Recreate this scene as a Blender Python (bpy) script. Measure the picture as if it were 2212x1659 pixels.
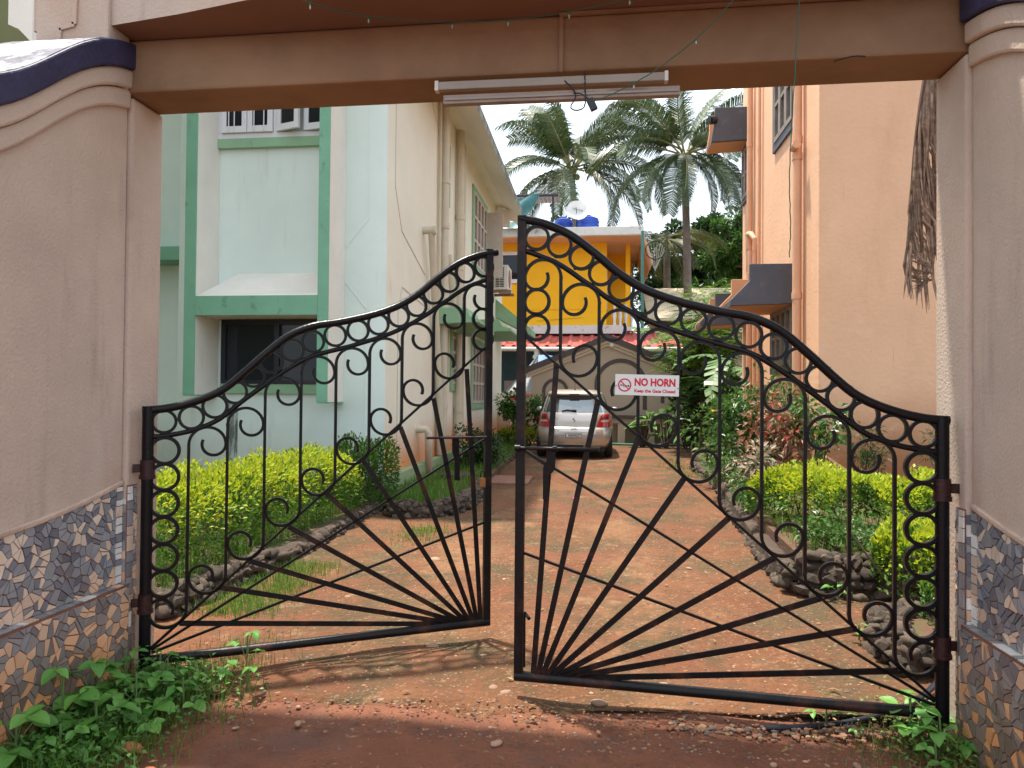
import bpy, bmesh, math, random
from mathutils import Vector, Matrix, Euler

for _o in list(bpy.data.objects):
    bpy.data.objects.remove(_o)
SC = bpy.context.scene
COL = SC.collection
R = math.radians
PI = math.pi

# ------------------------------------------------------------------ camera, sky, sun, exposure
YAW, PITCH, ROLL = R(6.82), R(0.82), R(0.5)
cam_data = bpy.data.cameras.new('camera')
cam_data.sensor_width = 36.0
cam_data.lens = 36.0 * 1533.0 / 2212.0
cam_data.clip_start = 0.05
cam_data.clip_end = 2000.0
cam = bpy.data.objects.new('camera', cam_data)
COL.objects.link(cam)
cam.matrix_world = (Matrix.Translation((0, 0, 1.42)) @ Matrix.Rotation(YAW, 4, 'Z') @
                    Matrix.Rotation(PI / 2 + PITCH, 4, 'X') @ Matrix.Rotation(ROLL, 4, 'Z'))
SC.camera = cam

SUN_DIR = Vector((-0.20, 0.13, 1.0)).normalized()          # towards the sun
SUN_EL = math.asin(SUN_DIR.z)
SUN_AZ = math.atan2(SUN_DIR.x, SUN_DIR.y)
world = bpy.data.worlds.new('World')
SC.world = world
world.use_nodes = True
wn, wl = world.node_tree.nodes, world.node_tree.links
wn.clear()
w_out = wn.new('ShaderNodeOutputWorld')
w_bg = wn.new('ShaderNodeBackground')
w_sky = wn.new('ShaderNodeTexSky')
w_sky.sky_type = 'NISHITA'
w_sky.sun_disc = False
w_sky.sun_elevation = SUN_EL
w_sky.sun_rotation = SUN_AZ
w_sky.air_density = 1.0
w_sky.dust_density = 6.0
w_sky.ozone_density = 1.0
w_tc = wn.new('ShaderNodeTexCoord')
w_map = wn.new('ShaderNodeMapping')
w_map.inputs['Scale'].default_value = (1.0, 1.0, 2.2)
w_no = wn.new('ShaderNodeTexNoise')
w_no.inputs['Scale'].default_value = 2.2
w_no.inputs['Detail'].default_value = 6.0
w_rmp = wn.new('ShaderNodeMapRange')
w_rmp.inputs['From Min'].default_value = 0.35
w_rmp.inputs['From Max'].default_value = 0.65
w_rmp.inputs['To Min'].default_value = 0.45
w_rmp.inputs['To Max'].default_value = 0.95
w_mix = wn.new('ShaderNodeMix')
w_mix.data_type = 'RGBA'
w_mix.inputs[7].default_value = (4.4, 4.9, 5.2, 1.0)        # thin bright cloud layer
wl.new(w_tc.outputs['Generated'], w_map.inputs['Vector'])
wl.new(w_map.outputs['Vector'], w_no.inputs['Vector'])
wl.new(w_no.outputs['Fac'], w_rmp.inputs['Value'])
wl.new(w_rmp.outputs['Result'], w_mix.inputs[0])
wl.new(w_sky.outputs['Color'], w_mix.inputs[6])
wl.new(w_mix.outputs[2], w_bg.inputs['Color'])
w_bg.inputs['Strength'].default_value = 0.15
wl.new(w_bg.outputs['Background'], w_out.inputs['Surface'])

sun_data = bpy.data.lights.new('sun', 'SUN')
sun_data.energy = 3.6
sun_data.angle = R(2.0)
sun_data.color = (1.0, 0.93, 0.80)
sun = bpy.data.objects.new('sun', sun_data)
COL.objects.link(sun)
sun.rotation_euler = SUN_DIR.to_track_quat('Z', 'Y').to_euler()

SC.view_settings.view_transform = 'Standard'
SC.view_settings.look = 'None'
SC.view_settings.gamma = 1.0
SC.view_settings.use_curve_mapping = False
SC.view_settings.exposure = 1.30
SC.cycles.max_bounces = 8
SC.cycles.diffuse_bounces = 5
SC.cycles.transparent_max_bounces = 8
SC.cycles.use_denoising = True

rnd = random.Random(7)
U = rnd.uniform

# ------------------------------------------------------------------ mesh builder
class MB:
    def __init__(self):
        self.v, self.f, self.m = [], [], []

    def add(self, vs, fs, m=0):
        k = len(self.v)
        self.v.extend(vs)
        for q in fs:
            self.f.append(tuple(i + k for i in q))
            self.m.append(m)
        return self

    def box(self, x0, x1, y0, y1, z0, z1, m=0):
        vs = [(x, y, z) for z in (z0, z1) for y in (y0, y1) for x in (x0, x1)]
        return self.add(vs, [(0, 2, 3, 1), (4, 5, 7, 6), (0, 1, 5, 4), (2, 6, 7, 3), (0, 4, 6, 2), (1, 3, 7, 5)], m)

    def prism(self, poly, axis, a, b, m=0, mcap=None, mside=None):
        """extrude a 2D polygon along an axis: 'x' poly=(y,z), 'y' poly=(x,z), 'z' poly=(x,y)"""
        n = len(poly)
        def P(p, t):
            return (t, p[0], p[1]) if axis == 'x' else (p[0], t, p[1]) if axis == 'y' else (p[0], p[1], t)
        vs = [P(p, a) for p in poly] + [P(p, b) for p in poly]
        k = len(self.v)
        self.v.extend(vs)
        self.f.append(tuple(k + i for i in reversed(range(n)))); self.m.append(m if mcap is None else mcap)
        self.f.append(tuple(k + n + i for i in range(n))); self.m.append(m if mcap is None else mcap)
        for i in range(n):
            j = (i + 1) % n
            self.f.append((k + i, k + j, k + n + j, k + n + i))
            self.m.append(m if mside is None else mside[i])
        return self

    def bar(self, p, q, w, h, up=(0, 0, 1), m=0):
        p, q = Vector(p), Vector(q)
        d = (q - p).normalized()
        s = d.cross(Vector(up))
        if s.length < 1e-5:
            s = d.cross(Vector((1, 0, 0)))
        s.normalize()
        t = s.cross(d)
        vs = []
        for c in (p, q):
            for a, b in ((-1, -1), (1, -1), (1, 1), (-1, 1)):
                vs.append(tuple(c + s * (a * w / 2) + t * (b * h / 2)))
        return self.add(vs, [(3, 2, 1, 0), (4, 5, 6, 7), (0, 1, 5, 4), (1, 2, 6, 5), (2, 3, 7, 6), (3, 0, 4, 7)], m)

    def sweep(self, path, prof, closed=False, up=(0, 0, 1), m=0, scale=None):
        """sweep a closed 2D profile [(a,b)] along a 3D path; a along side, b along up-ish"""
        P = [Vector(p) for p in path]
        n, k, base = len(P), len(prof), len(self.v)
        upv = Vector(up)
        for i, p in enumerate(P):
            if closed:
                d = P[(i + 1) % n] - P[i - 1]
            else:
                d = P[min(i + 1, n - 1)] - P[max(i - 1, 0)]
            d.normalize()
            s = d.cross(upv)
            if s.length < 1e-4:
                s = d.cross(Vector((1, 0.01, 0)))
            s.normalize()
            t = s.cross(d)
            sc = 1.0 if scale is None else scale[i]
            for a, b in prof:
                self.v.append(tuple(p + s * a * sc + t * b * sc))
        segs = n if closed else n - 1
        for i in range(segs):
            i2 = (i + 1) % n
            for j in range(k):
                j2 = (j + 1) % k
                self.f.append((base + i * k + j, base + i * k + j2, base + i2 * k + j2, base + i2 * k + j)); self.m.append(m)
        if not closed:
            self.f.append(tuple(base + j for j in reversed(range(k)))); self.m.append(m)
            self.f.append(tuple(base + (n - 1) * k + j for j in range(k))); self.m.append(m)
        return self

    def tube(self, path, r, n=8, closed=False, m=0, scale=None, up=None):
        prof = [(r * math.cos(2 * PI * i / n), r * math.sin(2 * PI * i / n)) for i in range(n)]
        if up is None:
            d = Vector(path[-1]) - Vector(path[0])
            up = (0, 0, 1) if abs(d.z) < 0.8 * max(d.length, 1e-6) else (0, 1, 0)
        return self.sweep(path, prof, closed, up, m, scale)

    def lathe(self, prof, c=(0, 0, 0), n=20, m=0, axis='z'):
        base, k = len(self.v), len(prof)
        for i in range(n):
            a = 2 * PI * i / n
            for r, z in prof:
                x, y, zz = r * math.cos(a), r * math.sin(a), z
                if axis == 'y':
                    x, y, zz = x, zz, y
                if axis == 'x':
                    x, y, zz = zz, x, y
                self.v.append((c[0] + x, c[1] + y, c[2] + zz))
        for i in range(n):
            i2 = (i + 1) % n
            for j in range(k - 1):
                self.f.append((base + i * k + j, base + i2 * k + j, base + i2 * k + j + 1, base + i * k + j + 1)); self.m.append(m)
        return self

    def ico(self, c, r, sub=1, jit=0.0, m=0, rng=rnd):
        bm = bmesh.new()
        bmesh.ops.create_icosphere(bm, subdivisions=sub, radius=1.0)
        vs = []
        for v in bm.verts:
            k = 1 + rng.uniform(-jit, jit)
            vs.append((c[0] + v.co.x * r[0] * k, c[1] + v.co.y * r[1] * k, c[2] + v.co.z * r[2] * k))
        bm.verts.index_update()
        fs = [tuple(v.index for v in f.verts) for f in bm.faces]
        bm.free()
        return self.add(vs, fs, m)

    def grid(self, fn, nu, nv, m=0):
        base = len(self.v)
        for i in range(nu + 1):
            for j in range(nv + 1):
                self.v.append(tuple(fn(i / nu, j / nv)))
        for i in range(nu):
            for j in range(nv):
                a = base + i * (nv + 1) + j
                self.f.append((a, a + nv + 1, a + nv + 2, a + 1)); self.m.append(m)
        return self

    def mesh(self, name, mats, off=(0, 0, 0), smooth=False, fix=True):
        me = bpy.data.meshes.new(name)
        ox, oy, oz = off
        me.from_pydata([(x - ox, y - oy, z - oz) for x, y, z in self.v], [], self.f)
        mats = mats if isinstance(mats, (list, tuple)) else [mats]
        for q in mats:
            me.materials.append(q)
        if len(mats) > 1:
            me.polygons.foreach_set('material_index', self.m)
        if fix and len(self.f) < 60000:
            bm = bmesh.new(); bm.from_mesh(me)
            bmesh.ops.recalc_face_normals(bm, faces=bm.faces)
            bm.to_mesh(me); bm.free()
        if smooth:
            me.polygons.foreach_set('use_smooth', [True] * len(me.polygons))
            if smooth == 'auto':
                me.set_sharp_from_angle(angle=R(40))
        me.update()
        return me

ORG = {}
def tag(o, label=None, cat=None, group=None, kind=None):
    if label: o['label'] = label
    if cat: o['category'] = cat
    if group: o['group'] = group
    if kind: o['kind'] = kind
    return o

def thing(name, label, cat, loc=(0, 0, 0), rz=0.0, group=None):
    o = bpy.data.objects.new(name, None)
    o.empty_display_size = 0.1
    o.location = loc
    o.rotation_euler = (0, 0, rz)
    COL.objects.link(o)
    ORG[o.name] = tuple(loc)
    return tag(o, label, cat, group)

def part(name, mb, mats, parent=None, smooth=False, local=False, bevel=0, label=None, kind=None, fix=True, seg=2):
    """one mesh object; world coordinates are turned into the parent's own unless local"""
    off = (0, 0, 0) if (parent is None or local) else ORG[parent.name]
    me = mb if isinstance(mb, bpy.types.Mesh) else mb.mesh(name, mats, off, smooth, fix)
    o = bpy.data.objects.new(name, me)
    COL.objects.link(o)
    if parent is not None:
        o.parent = parent
        ORG[o.name] = ORG[parent.name]
    if bevel:
        b = o.modifiers.new('bevel', 'BEVEL')
        b.width = bevel; b.segments = seg; b.limit_method = 'ANGLE'; b.angle_limit = R(40)
    if label: o['label'] = label
    if kind: o['kind'] = kind
    return o

def place(name, me, parent, loc=(0, 0, 0), rot=(0, 0, 0), sc=(1, 1, 1), kind=None):
    """a part from shared mesh data, placed in its parent's coordinates"""
    o = bpy.data.objects.new(name, me)
    COL.objects.link(o)
    if parent is not None:
        o.parent = parent
        ORG[o.name] = ORG[parent.name]
    o.location = loc; o.rotation_euler = rot
    o.scale = (sc, sc, sc) if isinstance(sc, (int, float)) else sc
    if kind: o['kind'] = kind
    return o

# ------------------------------------------------------------------ materials
def _c(c): return (c[0], c[1], c[2], 1.0)

def mat(name, base, rough=0.8, var=0.12, vscale=2.5, bump=0.0, bscale=60.0, metal=0.0, spec=0.4, stains=(), island=0.0,
        objrnd=0.0, coat=0.0, detail=5.0, base2=None, bdist=0.01):
    M = bpy.data.materials.new(name)
    M.use_nodes = True
    N, L = M.node_tree.nodes, M.node_tree.links
    p = N['Principled BSDF']
    tc = N.new('ShaderNodeTexCoord')
    no = N.new('ShaderNodeTexNoise')
    no.inputs['Scale'].default_value = vscale
    no.inputs['Detail'].default_value = detail
    no.inputs['Roughness'].default_value = 0.62
    L.new(tc.outputs['Object'], no.inputs['Vector'])
    mr = N.new('ShaderNodeMapRange')
    mr.inputs['From Min'].default_value = 0.3
    mr.inputs['From Max'].default_value = 0.7
    L.new(no.outputs['Fac'], mr.inputs['Value'])
    mx = N.new('ShaderNodeMix'); mx.data_type = 'RGBA'
    b2 = base2 if base2 else tuple(min(1, v * (1 + var)) for v in base)
    b1 = base if base2 else tuple(v * (1 - var) for v in base)
    mx.inputs[6].default_value = _c(b1); mx.inputs[7].default_value = _c(b2)
    L.new(mr.outputs['Result'], mx.inputs[0])
    col = mx.outputs[2]
    sep = None
    for s in stains:
        f = None
        if s['k'] == 'track':                              # two compacted wheel tracks along y
            sep2 = N.new('ShaderNodeSeparateXYZ'); L.new(tc.outputs['Object'], sep2.inputs[0])
            n2 = N.new('ShaderNodeTexNoise'); n2.inputs['Scale'].default_value = 1.1; n2.inputs['Detail'].default_value = 6
            L.new(tc.outputs['Object'], n2.inputs['Vector'])
            def mth(op, a, b):
                q = N.new('ShaderNodeMath'); q.operation = op
                for i, t in enumerate((a, b)):
                    if t is None: continue
                    if isinstance(t, (int, float)): q.inputs[i].default_value = t
                    else: L.new(t, q.inputs[i])
                return q.outputs[0]
            d = mth('ABSOLUTE', mth('SUBTRACT', mth('ABSOLUTE', mth('ADD', sep2.outputs['X'], .42), None), .68), None)
            d = mth('ADD', d, mth('MULTIPLY', mth('SUBTRACT', n2.outputs['Fac'], .5), .9))
            r2 = N.new('ShaderNodeMapRange'); r2.interpolation_type = 'SMOOTHSTEP'
            r2.inputs['From Min'].default_value = .05; r2.inputs['From Max'].default_value = .36
            r2.inputs['To Min'].default_value = s.get('f', .6); r2.inputs['To Max'].default_value = 0.0
            L.new(d, r2.inputs['Value'])
            f = r2.outputs['Result']
        elif s['k'] in ('low', 'lowx'):
            if sep is None:
                sep = N.new('ShaderNodeSeparateXYZ'); L.new(tc.outputs['Object'], sep.inputs[0])
            n2 = N.new('ShaderNodeTexNoise'); n2.inputs['Scale'].default_value = s.get('s', 3.0); n2.inputs['Detail'].default_value = 5
            L.new(tc.outputs['Object'], n2.inputs['Vector'])
            ad = N.new('ShaderNodeMath'); ad.operation = 'MULTIPLY_ADD'
            L.new(n2.outputs['Fac'], ad.inputs[0]); ad.inputs[1].default_value = -s.get('n', 0.5)
            L.new(sep.outputs[s.get('ax', 'Z')], ad.inputs[2])
            r2 = N.new('ShaderNodeMapRange'); r2.interpolation_type = 'SMOOTHSTEP'
            r2.inputs['From Min'].default_value = s['a']; r2.inputs['From Max'].default_value = s['b']
            r2.inputs['To Min'].default_value = s.get('f', 0.8); r2.inputs['To Max'].default_value = 0.0
            L.new(ad.outputs[0], r2.inputs['Value'])
            f = r2.outputs['Result']
        else:
            mp = N.new('ShaderNodeMapping'); mp.inputs['Scale'].default_value = s.get('sc', (1, 1, 1))
            L.new(tc.outputs['Object'], mp.inputs['Vector'])
            n2 = N.new('ShaderNodeTexNoise'); n2.inputs['Scale'].default_value = s.get('s', 3.0); n2.inputs['Detail'].default_value = s.get('d', 6)
            n2.inputs['Roughness'].default_value = 0.65
            L.new(mp.outputs['Vector'], n2.inputs['Vector'])
            r2 = N.new('ShaderNodeMapRange'); r2.interpolation_type = 'SMOOTHSTEP'
            r2.inputs['From Min'].default_value = s['a']; r2.inputs['From Max'].default_value = s['b']
            r2.inputs['To Min'].default_value = 0.0; r2.inputs['To Max'].default_value = s.get('f', 0.6)
            L.new(n2.outputs['Fac'], r2.inputs['Value'])
            f = r2.outputs['Result']
        m2 = N.new('ShaderNodeMix'); m2.data_type = 'RGBA'
        L.new(f, m2.inputs[0]); L.new(col, m2.inputs[6]); m2.inputs[7].default_value = _c(s['c'])
        col = m2.outputs[2]
    for amt, kind in ((island, 'i'), (objrnd, 'o')):
        if amt:
            g = N.new('ShaderNodeNewGeometry') if kind == 'i' else N.new('ShaderNodeObjectInfo')
            r3 = N.new('ShaderNodeMapRange')
            r3.inputs['To Min'].default_value = 1 - amt; r3.inputs['To Max'].default_value = 1 + amt
            L.new(g.outputs['Random Per Island' if kind == 'i' else 'Random'], r3.inputs['Value'])
            hs = N.new('ShaderNodeHueSaturation')
            L.new(r3.outputs['Result'], hs.inputs['Value']); L.new(col, hs.inputs['Color'])
            col = hs.outputs['Color']
    L.new(col, p.inputs['Base Color'])
    p.inputs['Roughness'].default_value = rough
    p.inputs['Metallic'].default_value = metal
    p.inputs['Specular IOR Level'].default_value = spec
    if coat:
        p.inputs['Coat Weight'].default_value = coat
        p.inputs['Coat Roughness'].default_value = 0.08
    if bump:
        n3 = N.new('ShaderNodeTexNoise'); n3.inputs['Scale'].default_value = bscale; n3.inputs['Detail'].default_value = 4
        L.new(tc.outputs['Object'], n3.inputs['Vector'])
        bp = N.new('ShaderNodeBump'); bp.inputs['Strength'].default_value = bump; bp.inputs['Distance'].default_value = bdist
        L.new(n3.outputs['Fac'], bp.inputs['Height'])
        L.new(bp.outputs['Normal'], p.inputs['Normal'])
    return M

def leafmat(name, c1, c2, c3=None, trans=0.35, rough=0.45, objrnd=False, spec=0.4):
    """leaf: colour picked leaf by leaf, light partly passing through"""
    M = bpy.data.materials.new(name); M.use_nodes = True
    N, L = M.node_tree.nodes, M.node_tree.links
    p = N['Principled BSDF']; out = N['Material Output']
    g = N.new('ShaderNodeObjectInfo') if objrnd else N.new('ShaderNodeNewGeometry')
    rp = N.new('ShaderNodeValToRGB')
    rp.color_ramp.elements[0].color = _c(c1); rp.color_ramp.elements[1].color = _c(c2 if c3 is None else c3)
    if c3 is not None:
        e = rp.color_ramp.elements.new(0.5); e.color = _c(c2)
    L.new(g.outputs['Random' if objrnd else 'Random Per Island'], rp.inputs['Fac'])
    tc = N.new('ShaderNodeTexCoord'); no = N.new('ShaderNodeTexNoise'); no.inputs['Scale'].default_value = 14
    L.new(tc.outputs['Object'], no.inputs['Vector'])
    r3 = N.new('ShaderNodeMapRange'); r3.inputs['To Min'].default_value = 0.7; r3.inputs['To Max'].default_value = 1.3
    L.new(no.outputs['Fac'], r3.inputs['Value'])
    hs = N.new('ShaderNodeHueSaturation'); L.new(r3.outputs['Result'], hs.inputs['Value']); L.new(rp.outputs['Color'], hs.inputs['Color'])
    L.new(hs.outputs['Color'], p.inputs['Base Color'])
    p.inputs['Roughness'].default_value = rough
    p.inputs['Specular IOR Level'].default_value = spec
    t = N.new('ShaderNodeBsdfTranslucent'); L.new(hs.outputs['Color'], t.inputs['Color'])
    ms = N.new('ShaderNodeMixShader'); ms.inputs[0].default_value = trans
    L.new(p.outputs[0], ms.inputs[1]); L.new(t.outputs[0], ms.inputs[2]); L.new(ms.outputs[0], out.inputs['Surface'])
    return M

def glass(name, col, rough=0.08):
    return mat(name, col, rough=rough, var=0.2, vscale=1.2, spec=0.35)

LAT = (0.33, 0.12, 0.045)                  # laterite dust that has splashed up the walls
MOULD = (0.05, 0.055, 0.045)
m_plaster = mat('gate_plaster', (0.49, 0.395, 0.33), 0.9, 0.13, 1.3, bump=0.38, bscale=70, bdist=0.010,
                stains=[dict(k='p', c=(0.44, 0.27, 0.19), s=1.6, sc=(1, 1, .5), a=.50, b=.72, f=.5),
                        dict(k='p', c=(0.27, 0.21, 0.175), s=2.6, sc=(2.2, 2.2, .35), a=.54, b=.76, f=.45),
                        dict(k='p', c=(0.12, 0.09, 0.08), s=30, a=.70, b=.78, f=.5)])
m_beam = mat('beam_plaster', (0.225, 0.135, 0.080), 0.9, 0.2, 1.5, bump=0.3, bscale=40, bdist=0.008,  # plaster base darkened; the portal's shade is put into the colour
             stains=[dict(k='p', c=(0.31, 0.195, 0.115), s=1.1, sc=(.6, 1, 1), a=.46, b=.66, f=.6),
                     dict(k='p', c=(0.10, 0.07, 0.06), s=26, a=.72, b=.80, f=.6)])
m_soffit = mat('soffit_plaster', (0.19, 0.106, 0.070), 0.9, 0.12, 1.2, bump=0.15, bscale=40, bdist=0.006)  # beige plaster coloured brown to carry the shade under the slab
m_navy = mat('cap_paint', (0.030, 0.030, 0.075), 0.6, 0.25, 4, bump=0.5, bscale=45,
             stains=[dict(k='p', c=(0.35, 0.33, 0.36), s=22, a=.66, b=.76, f=.5)])
m_captop = mat('cap_top_weathered', (0.10, 0.10, 0.14), 0.7, 0.3, 5, bump=0.6, bscale=40, stains=[dict(k='p', c=(0.55, 0.53, 0.54), s=7, a=.42, b=.58, f=.9)])
m_lip = mat('mosaic_lip', (0.46, 0.34, 0.27), 0.9, 0.15, 6, bump=0.5, bscale=60)
m_grout = mat('mosaic_grout', (0.20, 0.085, 0.055), 0.95, 0.3, 8, bump=0.5, bscale=70)
TST = [dict(k='low', c=(0.19, 0.105, 0.05), a=-.35, b=.50, n=.5, s=4.0, f=.8),
       dict(k='p', c=(0.30, 0.14, 0.07), s=9, a=.55, b=.75, f=.45)]
TSC = [dict(k='low', c=(0.62, 0.235, 0.055), a=-.35, b=.62, n=.6, s=3.0, f=.85),
       dict(k='p', c=(0.38, 0.17, 0.08), s=9, a=.58, b=.75, f=.5)]
m_tile_slate = mat('tile_slate', (0.225, 0.235, 0.26), 0.28, 0.15, 5, stains=TST, objrnd=0.22, spec=0.5)
m_tile_dark = mat('tile_dark_slate', (0.14, 0.15, 0.185), 0.28, 0.15, 5, stains=TST, objrnd=0.22, spec=0.5)
m_tile_cream = mat('tile_cream', (0.60, 0.50, 0.42), 0.25, 0.10, 5, stains=TSC, objrnd=0.12, spec=0.5)
m_tile_white = mat('tile_white', (0.68, 0.66, 0.64), 0.2, 0.08, 5, objrnd=0.12, spec=0.5)
m_iron = mat('gate_black_paint', (0.005, 0.005, 0.007), 0.30, 0.3, 8, bump=0.35, bscale=60, bdist=0.004, spec=0.22,
             stains=[dict(k='p', c=(0.020, 0.009, 0.007), s=7, a=.62, b=.78, f=.6),
                     dict(k='p', c=(0.30, 0.28, 0.26), s=38, a=.75, b=.80, f=.6)])
m_rustiron = mat('gate_worn_paint', (0.006, 0.005, 0.006), 0.4, 0.3, 8, bump=0.4, bscale=60, bdist=0.004, spec=0.25,
                 stains=[dict(k='p', c=(0.060, 0.022, 0.014), s=6, a=.50, b=.68, f=.8),
                         dict(k='p', c=(0.32, 0.29, 0.27), s=34, a=.73, b=.79, f=.6)])
m_maroon = mat('hinge_maroon', (0.026, 0.006, 0.007), 0.45, 0.3, 9, bump=0.3, bscale=50)
# ------------------------------------------------------------------ ground
m_road = mat('red_earth_road', (0.125, 0.043, 0.022), 0.95, vscale=2.2, base2=(0.19, 0.074, 0.040), bump=0.9, bscale=38, bdist=0.02,
             stains=[dict(k='p', c=(0.085, 0.052, 0.042), s=1.3, a=.52, b=.66, f=.6), dict(k='p', c=(0.085, 0.032, 0.02), s=6, a=.5, b=.68, f=.55),
                     dict(k='p', c=(0.30, 0.17, 0.12), s=60, a=.64, b=.74, f=.4)])
m_drive = mat('red_earth_drive', (0.108, 0.034, 0.012), 0.95, detail=9.0, vscale=1.5, base2=(0.146, 0.066, 0.028), bump=1.0, bscale=24, bdist=0.03,
              stains=[dict(k='track', c=(0.195, 0.098, 0.046), f=.65), dict(k='p', c=(0.056, 0.040, 0.016), s=.9, sc=(1, .8, 1), a=.44, b=.57, f=.9),
                      dict(k='p', c=(0.30, 0.21, 0.13), s=34, a=.55, b=.70, f=.6),
                      dict(k='p', c=(0.085, 0.075, 0.025), s=1.7, sc=(1.4, .8, 1), a=.56, b=.72, f=.7),
                     dict(k='p', c=(0.140, 0.046, 0.020), s=.75, a=.47, b=.60, f=.75),
                     dict(k='p', c=(0.075, 0.042, 0.020), s=7, sc=(1, 1, 1), a=.52, b=.66, f=.65), dict(k='p', c=(0.25, 0.150, 0.080), s=3.2, a=.58, b=.70, f=.5)])
m_soil = mat('garden_soil', (0.10, 0.05, 0.03), 0.95, 0.3, 3, bump=0.8, bscale=30, bdist=0.02,
             stains=[dict(k='p', c=(0.05, 0.075, 0.02), s=2.5, a=.45, b=.6, f=.8)])
mb = MB().add([(-300, -300, -.02), (300, -300, -.02), (300, 600, -.02), (-300, 600, -.02)], [(0, 1, 2, 3)])
tag(part('ground', mb, m_soil), kind='structure')

def gz(x, y):
    return 0.010 * math.sin(3.1 * x + 1.3 * y) + 0.008 * math.sin(7.3 * x - 2.1 * y) + 0.006 * math.sin(13 * y + 4 * x)
def drive_fn(u, v):
    y = 3.20 + 20.8 * v ** 1.6
    x = -3.4 + 5.9 * u
    edge = 0.06 * math.sin(2.1 * x) + 0.035 * math.sin(5.7 * x + 1) + .02 * math.sin(13 * x) if v == 0 else 0
    z = 0.012 + gz(x, y) * .7
    if v == 0: z = -0.015
    return (x, y + edge + (0.10 * (x + .5) * 0.5 if v < .02 else 0), z)
tag(part('driveway', MB().grid(drive_fn, 60, 120), m_drive, smooth=True), kind='structure')
def road_fn(u, v):
    x, y = -9 + 18 * u, -8 + 11.75 * v
    return (x, y, -0.006 + gz(x * 1.4, y * 1.3) * .55)
tag(part('road', MB().grid(road_fn, 150, 110), m_road, smooth=True), kind='structure')

# ------------------------------------------------------------------ mosaic helper
def clip(poly, a, b, c):
    out = []
    for i in range(len(poly)):
        p, q = poly[i - 1], poly[i]
        dp, dq = a * p[0] + b * p[1] - c, a * q[0] + b * q[1] - c
        if dp <= 0:
            if dq <= 0: out.append(q)
            else:
                t = dp / (dp - dq); out.append((p[0] + (q[0] - p[0]) * t, p[1] + (q[1] - p[1]) * t))
        elif dq <= 0:
            t = dp / (dp - dq); out.append((p[0] + (q[0] - p[0]) * t, p[1] + (q[1] - p[1]) * t)); out.append(q)
    return out
def area(p): return 0.5 * sum(p[i - 1][0] * p[i][1] - p[i][0] * p[i - 1][1] for i in range(len(p)))
def inset(poly, g):
    if len(poly) < 3: return []
    if area(poly) < 0: poly = poly[::-1]
    out = poly
    for i in range(len(poly)):
        p, q = poly[i - 1], poly[i]
        dx, dy = q[0] - p[0], q[1] - p[1]
        l = math.hypot(dx, dy)
        if l < 1e-6: continue
        nx, ny = dy / l, -dx / l
        out = clip(out, nx, ny, nx * p[0] + ny * p[1] - g)
        if len(out) < 3: return []
    return out
def shards(dom, size, rng, aspect=1.25):
    """broken-tile cells filling a convex polygon"""
    xs, ys = [p[0] for p in dom], [p[1] for p in dom]
    seeds, y, k = [], min(ys) - size, 0
    while y < max(ys) + size:
        x = min(xs) - size + (k % 2) * size * .5
        while x < max(xs) + size:
            seeds.append((x + rng.uniform(-.52, .52) * size, y + rng.uniform(-.52, .52) * size * aspect)); x += size
        y += size * aspect; k += 1
    cells = []
    for i, s in enumerate(seeds):
        nb = sorted((t for j, t in enumerate(seeds) if j != i and abs(t[0] - s[0]) < 3 * size and abs(t[1] - s[1]) < 3.4 * size),
                    key=lambda t: (t[0] - s[0]) ** 2 + (t[1] - s[1]) ** 2)[:16]
        p = list(dom)
        for t in nb:
            a, b = t[0] - s[0], t[1] - s[1]
            p = clip(p, a, b, a * (s[0] + t[0]) / 2 + b * (s[1] + t[1]) / 2)
            if len(p) < 3: break
        if len(p) < 3: continue
        if abs(area(p)) > size * size * .95 and rng.random() < .7:       # snap a big shard in two
            an = rng.uniform(0, PI); a, b = math.cos(an), math.sin(an)
            cx, cy = sum(q[0] for q in p) / len(p), sum(q[1] for q in p) / len(p)
            c = a * cx + b * cy
            cells += [clip(p, a, b, c), clip(p, -a, -b, -c)]
        else:
            cells.append(p)
    return cells
def lay_tiles(parent, cells, fn, rng, vis, g=.0020, cream=.27, limit=300, pool=None):
    """cells (s, z) -> tile prisms standing 5-8 mm proud; fn(s, z, h) -> world"""
    for p in cells:
        q = inset(p, g * rng.uniform(.7, 1.5))
        if len(q) < 3 or abs(area(q)) < 6e-5: continue
        h, t = rng.uniform(.005, .008), [rng.uniform(-.0012, .0012) for _ in q]
        n = len(q)
        mb = MB().add([fn(a, b, 0) for a, b in q] + [fn(a, b, h + e) for (a, b), e in zip(q, t)],
                      [tuple(range(n, 2 * n))] + [(i, (i + 1) % n, n + (i + 1) % n, n + i) for i in range(n)])
        c = rng.random()
        m = m_tile_cream if c < cream else (m_tile_dark if c < cream + .22 else m_tile_slate)
        pool.append((vis(q) * abs(area(q)), mb, m))
def finish_tiles(parent, pool, limit=300):
    pool.sort(key=lambda t: -t[0])
    for w, mb, m in pool[:limit]:
        part('tile', mb, m, parent)
    rest = MB()
    mats = [m_tile_slate, m_tile_dark, m_tile_cream, m_tile_white]
    for w, mb, m in pool[limit:]:
        rest.add(mb.v, mb.f, mats.index(m))
    if rest.v: part('small_tiles', rest, mats, parent, kind='stuff')

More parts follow.
